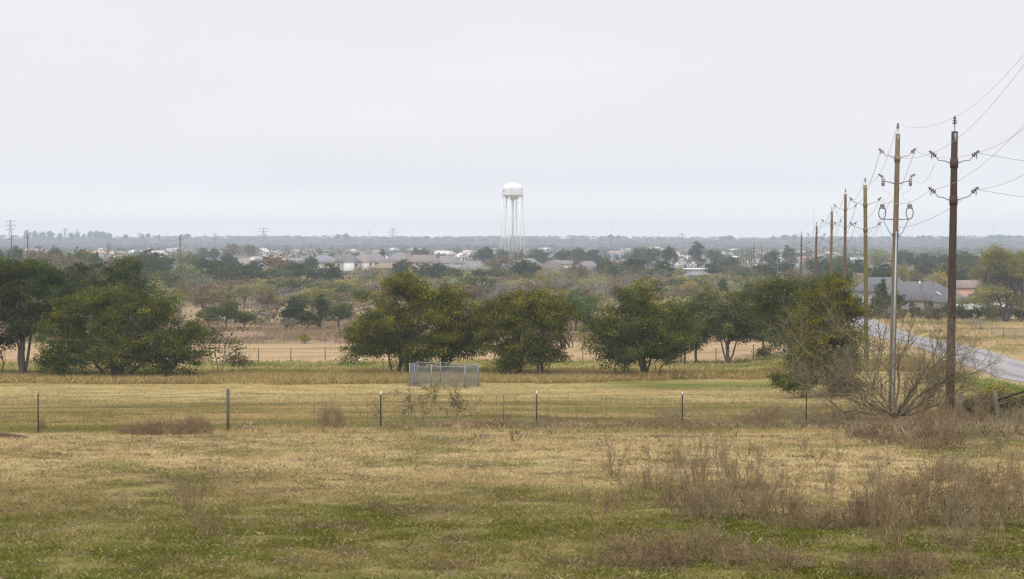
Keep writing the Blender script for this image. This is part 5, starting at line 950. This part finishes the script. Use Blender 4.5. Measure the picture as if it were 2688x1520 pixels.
# ================================================================== bare shrub in front of the poles
def limb_path(segs, pts, r0, rg, depth=3):
    pts = [np.array(p, float) for p in pts]; n = 11; t = np.linspace(0, len(pts) - 1, n)
    q = np.stack([np.interp(t, np.arange(len(pts)), [p[k] for p in pts]) for k in range(3)], 1); q[1:] += np.cumsum(rg.normal(size=(n - 1, 3)) * .06, 0)
    for i in range(n - 1):
        r = r0 * (1 - .8 * i / n); segs.append((q[i], q[i + 1], r, r0 * (1 - .8 * (i + 1) / n)))
        if i >= 2:
            for _ in range(3):
                d = q[i + 1] - q[i]; d = d / np.linalg.norm(d) + rg.normal(size=3) * .75 + np.array([0, 0, .25]); d /= np.linalg.norm(d)
                grow(segs, q[i + 1], d, rg.uniform(.3, .75), r * .42, depth - 1, rg, wob=.22, up=.10, kids=(1, 3), split=.55)
def bare_shrub(name, label, bx, by, d, limbs, seed, depth=3, r=.07, cols=((.15, .12, .08), (.31, .255, .165)), rmin=.0045, group=None, greens=0):
    rg = rng_(seed); X, Y, Z = gp(bx, d); o = np.array([X, Y, Z]); e = empty(name, o, label, 'shrub', group); segs = []
    for pl in limbs:
        dd = rg.uniform(-.8, .8); m = len(pl); P = [pix(x, y, d) + np.array([0, dd * i / (m - 1), 0]) for i, (x, y) in enumerate(pl)]; P[0] = np.array([P[0][0], d, max(Z - .1, P[0][2])]); limb_path(segs, P, r * rg.uniform(.7, 1.2), rg, depth)
    G = Geo(); segs_to(G, segs, rmin, cols, rg); G.build('branches', M_twig, e, o)
    G = Geo(); G.tube([o + [0, 0, -.3], o + [0, 0, .15], o + [.03, 0, .55]], [r * 5.5, r * 4.2, r * 2.6], (.075, .055, .04), 10); G.build('stump', M_bark, e, o)
    if greens:
        G = Geo(); ends = np.array([s[1] for s in segs if s[2] < .012]); C = ends[rg.integers(0, len(ends), greens)]; P = np.repeat(C, 5, 0) + rg.normal(size=(greens * 5, 3)) * .05; leaf_cloud(G, P, 0, .05, np.tile(np.array([.11, .12, .03]), (len(P), 1)) * rg.uniform(.7, 1.4, (len(P), 1)), rg); G.build('leaves', M_leaf, e, o)
    return e
bare_shrub('bare_shrub', 'big leafless grey brown shrub with spreading limbs in front of the nearest poles', 2350, 1098, 71.5,
  [[(2350, 1092), (2290, 1062), (2220, 1042), (2165, 1045), (2100, 1010)], [(2345, 1085), (2310, 1030), (2260, 1006), (2170, 1002), (2085, 955)], [(2347, 1080), (2345, 1005), (2305, 945), (2240, 900), (2195, 865)],
   [(2350, 1080), (2365, 1010), (2352, 950), (2375, 895), (2398, 850)], [(2357, 1085), (2400, 1025), (2448, 965), (2490, 905), (2545, 872)], [(2360, 1088), (2430, 1015), (2510, 985), (2600, 958)], [(2358, 1090), (2430, 1045), (2530, 1032)],
   [(2345, 1090), (2240, 1010), (2150, 945), (2090, 880)], [(2355, 1085), (2390, 1000), (2420, 930), (2440, 860)], [(2356, 1090), (2420, 1000), (2470, 950), (2560, 920)]] + [[(2350 + 4 * k, 1090), (2350 + 34 * k, 1075 - (6 - abs(k)) * 9), (2350 + 52 * k, 1055 - (6 - abs(k)) * 17 + (9 if k % 2 else -12))] for k in (-4, -3, -2, -1, 1, 2, 3, 4)], 61, depth=3, r=.042, greens=260)
bare_shrub('bare_shrub', 'brushy leafless shrub between the vine covered tree and the road', 2290, 1000, 100, [[(2290, 1010), (2270, 940), (2260, 860), (2275, 780)], [(2295, 1010), (2310, 930), (2330, 850), (2330, 780)], [(2290, 1010), (2300, 900), (2300, 820)], [(2292, 1010), (2350, 950), (2380, 880)], [(2285, 1010), (2240, 960), (2230, 900)]], 63, depth=2, r=.035, cols=((.17, .14, .11), (.24, .20, .15)), greens=200)
# ================================================================== twig tangles and weeds: prototypes, then copies
def tangle(name, seed, W_, H, n, rmin, cols, D_=None, foot=.40, depth=3, split=.6, wob=.3, up=.02, leaf=0):
    rg = rng_(seed); segs = []; D_ = D_ or W_ * .6
    for _ in range(n):
        a = rg.uniform(0, 6.28); q = rg.uniform(0, 1) ** .5; p = np.array([math.cos(a) * W_ * foot * q, math.sin(a) * D_ * foot * q, -.03]); hh = H * (1 - .45 * q * q)
        d = np.array([math.cos(a) * q * .7, math.sin(a) * q * .7, 1.0]) + rg.normal(size=3) * .3; d /= np.linalg.norm(d); grow(segs, p, d, hh * rg.uniform(.4, .65), .012, depth - 1, rg, wob=wob, up=up, kids=(2, 3), split=split, gmin=0.0)
    G = Geo(); segs_to(G, segs, rmin, cols, rg); e = bpy.data.objects.new(name, None); COL.objects.link(e); kid(e, G.build('stems', M_twig, e))
    if leaf:
        G = Geo(); ends = np.array([s[1] for s in segs]); C = ends[rg.integers(0, len(ends), leaf)]; P = np.repeat(C, 4, 0) + rg.normal(size=(leaf * 4, 3)) * .05; leaf_cloud(G, P, 0, .045, np.tile(np.array([.24, .19, .10]), (len(P), 1)) * rg.uniform(.6, 1.5, (len(P), 1)), rg); kid(e, G.build('leaves', M_leaf, e))
    e['_W'] = W_; e['_H'] = H; return e
TW = ((.115, .072, .040), (.40, .30, .17)); TWR = ((.115, .070, .043), (.36, .26, .15)); TWG = ((.20, .165, .095), (.42, .35, .22))
TG = [tangle('twig_bush', 201, 2.0, .8, 46, .0038, TW, 1.3), tangle('twig_bush', 202, 1.8, .85, 46, .0038, TW, 1.2), tangle('twig_bush', 203, 2.2, .7, 60, .0042, TWR, 1.3)]
WD = [tangle('dry_weed', 211, .9, .9, 6, .0026, TW, foot=.07, depth=3, split=.34, wob=.10, up=.10), tangle('dry_weed', 212, .5, 1.0, 3, .0026, TW, foot=.07, depth=3, split=.32, wob=.10, up=.10), tangle('dry_weed', 213, 1.0, .8, 7, .0026, TWG, foot=.07, depth=3, split=.36, wob=.12, up=.08, leaf=30)]
UB = [tangle('brush_clump', 221, 1.9, .9, 20, .0055, TWR, 1.4, depth=3, split=.5, wob=.2, up=.1), tangle('brush_clump', 222, 1.8, 1.0, 20, .0055, TW, 1.3, depth=3, split=.45, wob=.2, up=.12, leaf=60), tangle('brush_clump', 223, 1.9, .8, 20, .0055, TWG, 1.3, depth=3, split=.5, wob=.2, up=.1, leaf=120)]
def place(src, x, ybase, wpx, hpx, label, cat, group=None, d=None, rz=None):
    d = d or D(ybase); X, Y, Z = gp(x, d); o = copy_tree(src) if src.name in USED else src; USED.add(src.name)
    # seat on the ground where this column meets it
    Wm = wpx * d / F; Hm = hpx * d / F; o.location = (X, Y, Z); o.scale = (Wm / src['_W'], max(.5, min(1.6, Wm / src['_W'])), Hm / src['_H'])
    o.rotation_euler = (0, 0, RT.choice([0, math.pi]) + RT.uniform(-.3, .3) if rz is None else rz); tag(o, label, cat, group); return o
GB = [
 (0, 1915, 1372, 210, 120, 'dark twiggy bush left of centre among the front right brush'), (1, 2060, 1365, 150, 80, 'low twiggy bush right of the darkest mound in the brush'), (2, 2275, 1395, 150, 110, 'twiggy bush left of the largest thicket at right'),
 (0, 2440, 1392, 210, 165, 'largest dense dead thicket at lower right'), (1, 2590, 1398, 210, 150, 'dense dead thicket touching the right edge'), (2, 1700, 1500, 260, 95, 'sprawling grey twig mat at the bottom, left part'), (0, 1850, 1490, 240, 110, 'sprawling grey twig mat at the bottom, highest part'),
 (1, 2010, 1505, 260, 80, 'sprawling grey twig mat at the bottom, right part'), (2, 2330, 1530, 230, 80, 'low twig heap at the bottom edge, left of two'), (1, 2420, 1525, 150, 75, 'low twig heap at the bottom edge, right of two'),
 (2, 440, 1150, 230, 52, 'long low brown dead bush in front of the wire fence at left'), (1, 350, 1150, 110, 36, 'left tapering end of the long low brown bush'), (0, 510, 1148, 110, 56, 'right rounded end of the long low brown bush'),
 (1, 868, 1135, 70, 78, 'brown twiggy bush with dark core left of the first white tipped post'), (2, 1350, 1150, 32, 16, 'small dead grass clump below the right white tipped post'), (1, 108, 1140, 22, 34, 'grey tuft leaning on the rusty post'),
 (1, 2630, 1310, 170, 90, 'dead brush mound at the right edge above the largest thicket'), (0, 2500, 1275, 150, 70, 'low brown brush mound between fence and largest thicket'), (2, 2150, 1400, 200, 60, 'low tangled twigs between the two darker brush mounds'), (1, 1800, 1345, 150, 62, 'low tangled brush at the left end of the brush band'), (0, 2380, 1310, 120, 60, 'small tangled brush above the largest thicket'), (2, 1970, 1300, 120, 46, 'thin tangled brush above the dark twiggy bush'),
 (0, 1780, 1128, 90, 28, 'low greenish brown bush at the foot of the fence post right of centre')]
for k, x, yb, wp, hp, lb in GB: place(TG[k], x, yb, wp, hp, lb, 'bush')
GR = rng_(88)
for x, yb in ((1090, 1012), (1150, 1020), (1205, 1021), (1238, 1014), (1180, 1008)): place(UB[2], x, yb, 46, 17, 'low greenish weeds growing at the foot of the chain link pen', 'weed', 'weeds around the chain link pen', d=142.6 if x in (1150, 1205) else 145.5)
for i in range(82):     # upright dead weeds
    x, yb = (GR.normal(1860, 170), GR.uniform(1200, 1400)) if i < 48 else (GR.uniform(2050, 2700), GR.uniform(1200, 1500))
    if i >= 76: x, yb = GR.uniform(480, 600), GR.uniform(1360, 1440)
    h = GR.uniform(.45, 1.0) * F / D(yb) * (1.0 if i < 76 else .7)
    place(WD[i % 3], x, yb, h * GR.uniform(.45, .8), h, 'upright dead weed with thin branching stems in the front pasture', 'weed', 'dead weeds standing in the front pasture')
for i in range(100):     # brush along the fence and under the bare shrub
    if i < 50: x = GR.uniform(2290, 2720); yb = GR.uniform(1085, 1190); h = GR.uniform(.6, 1.05)
    elif i < 88: x = GR.uniform(1700, 2330); yb = GR.uniform(1088, 1135); h = GR.uniform(.35, .75) * (1 if x > 2000 else .6)
    else: x = GR.uniform(1000, 1760); yb = GR.uniform(1095, 1140); h = GR.uniform(.15, .35)
    if 2280 < x < 2430: h *= .55
    s = F / D(yb); place(UB[i % 3], x, yb, s * GR.uniform(1.0, 1.7), s * h, 'tangled brown brush growing along the wire fence', 'brush', 'brush clumps along the wire fence')
# leafy vine sprigs on the fence in the middle
def sprig(x, y0, y1, d, seed, label, n=26, col=(.12, .13, .04)):
    rg = rng_(seed); X, Y, Z = gp(x, d); o = np.array([X, Y, Z]); e = empty('vine_sprig', o, label, 'vine'); segs = []
    top = pix(x, y1, d)
    for k in range(5):
        b = o + [rg.uniform(-.5, .5), 0, -.05]; t = top + [rg.uniform(-.6, .6), rg.uniform(-.2, .2), rg.uniform(-.4, .1)]; m = 8; prev = b
        for i in range(1, m + 1):
            q = b + (t - b) * i / m + rg.normal(size=3) * .05; segs.append((prev, q, .006, .005)); prev = q
            if i > 3: grow(segs, q, rg.normal(size=3) * .6 + np.array([0, 0, .5]), .3, .005, 1, rg)
    G = Geo(); segs_to(G, segs, .005, TWG, rg); G.build('stem', M_twig, e, o); ends = np.array([s[1] for s in segs if s[1][2] > Z + .4]); C = ends[rg.integers(0, len(ends), n * 4)]; P = np.repeat(C, 4, 0) + rg.normal(size=(len(C) * 4, 3)) * .045
    G = Geo(); leaf_cloud(G, P, 0, .055, np.tile(np.array(col), (len(P), 1)) * rg.uniform(.6, 1.5, (len(P), 1)), rg); G.build('leaves', M_leaf, e, o)
sprig(1055, 1120, 1040, 71, 1, 'thin leafy vine on the fence below the left end of the pen'); sprig(1125, 1130, 1035, 71.5, 2, 'leafy vine on the fence straight below the pen', 34); sprig(1225, 1120, 1048, 72.5, 3, 'denser green vine on the fence below the right end of the pen', 46, (.085, .10, .03)); sprig(975, 1120, 1065, 70, 4, 'small bare vine left of the first white tipped post', 4)
# vine covered fence stretch at the right edge
for i, (x, wpx_) in enumerate(((2560, 70), (2630, 80), (2700, 80))):
    rg = rng_(700 + i); d = 79; X, Y, Z = gp(x, d); s = F / d; e = empty('vine_thicket', (X, Y, Z), ['dark vine thicket just right of the nearest pole foot', 'dark vine thicket behind the wooden corner post', 'dark vine thicket cut by the right edge'][i], 'vines'); H = 1.2
    G = Geo(); C = crown_geo(G, [(0, 0, H * .5, wpx_ / s * .6, .5, H * .5), (.2, .1, H * .75, wpx_ / s * .5, .5, H * .35)], 2600, .075, ['brown', 'brown', 'grnolv'][i], rg, sig=.10, per=22, inner=.2); G.build('foliage', M_leaf, e); G = Geo(); limb_geo(G, np.array([(-.4, 0, 0), (0, 0, 0), (.4, 0, 0)]), C, rg, 30, .018, (.10, .075, .055), gnarl=.25); G.build('stem', M_twig, e)
for x, lb in ((2622, 'bright yellow green bush on the verge below the road, right'), (2598, 'small bright green bush left of the brighter one by the road')):
    rg = rng_(x); d = 92; X, Y, Z = gp(x, d); e = empty('bright_bush', (X, Y, Z), lb, 'bush'); H = pix(x, 1003 if x == 2622 else 1010, d)[2] - Z; G = Geo(); C = crown_geo(G, [(0, 0, H * .75, .5, .4, H * .25), (.1, 0, H * .4, .35, .3, H * .4)], 1500, .08, 'yellow', rg, sig=.10, per=20); G.build('foliage', M_leaf, e); G = Geo(); limb_geo(G, np.array([(0, 0, 0), (.05, 0, .2)]), C, rg, 8, .02, BARK); G.build('stem', M_bark, e)
# ================================================================== haze
HD = 2.25e-4
me = bpy.data.meshes.new('haze'); x0, x1, y0, y1, z0, z1 = -4300, 4300, -60, 4990, -25, CZ + 46
me.from_pydata([(x, y, z) for z in (z0, z1) for y in (y0, y1) for x in (x0, x1)], [], [(0, 2, 3, 1), (4, 5, 7, 6), (0, 1, 5, 4), (2, 6, 7, 3), (0, 4, 6, 2), (1, 3, 7, 5)])
hz_ = bpy.data.objects.new('haze', me); COL.objects.link(hz_); tag(hz_, 'thin blue haze lying over the plain', None, None, 'stuff')
m = bpy.data.materials.new('haze_air'); m.use_nodes = True; t = m.node_tree; t.nodes.clear(); o = N(t, 'ShaderNodeOutputMaterial'); v = N(t, 'ShaderNodeVolumePrincipled'); v.inputs['Color'].default_value = (.74, .845, 1.0, 1); v.inputs['Density'].default_value = HD; v.inputs['Anisotropy'].default_value = .2
t.links.new(v.outputs[0], o.inputs['Volume']); me.materials.append(m)
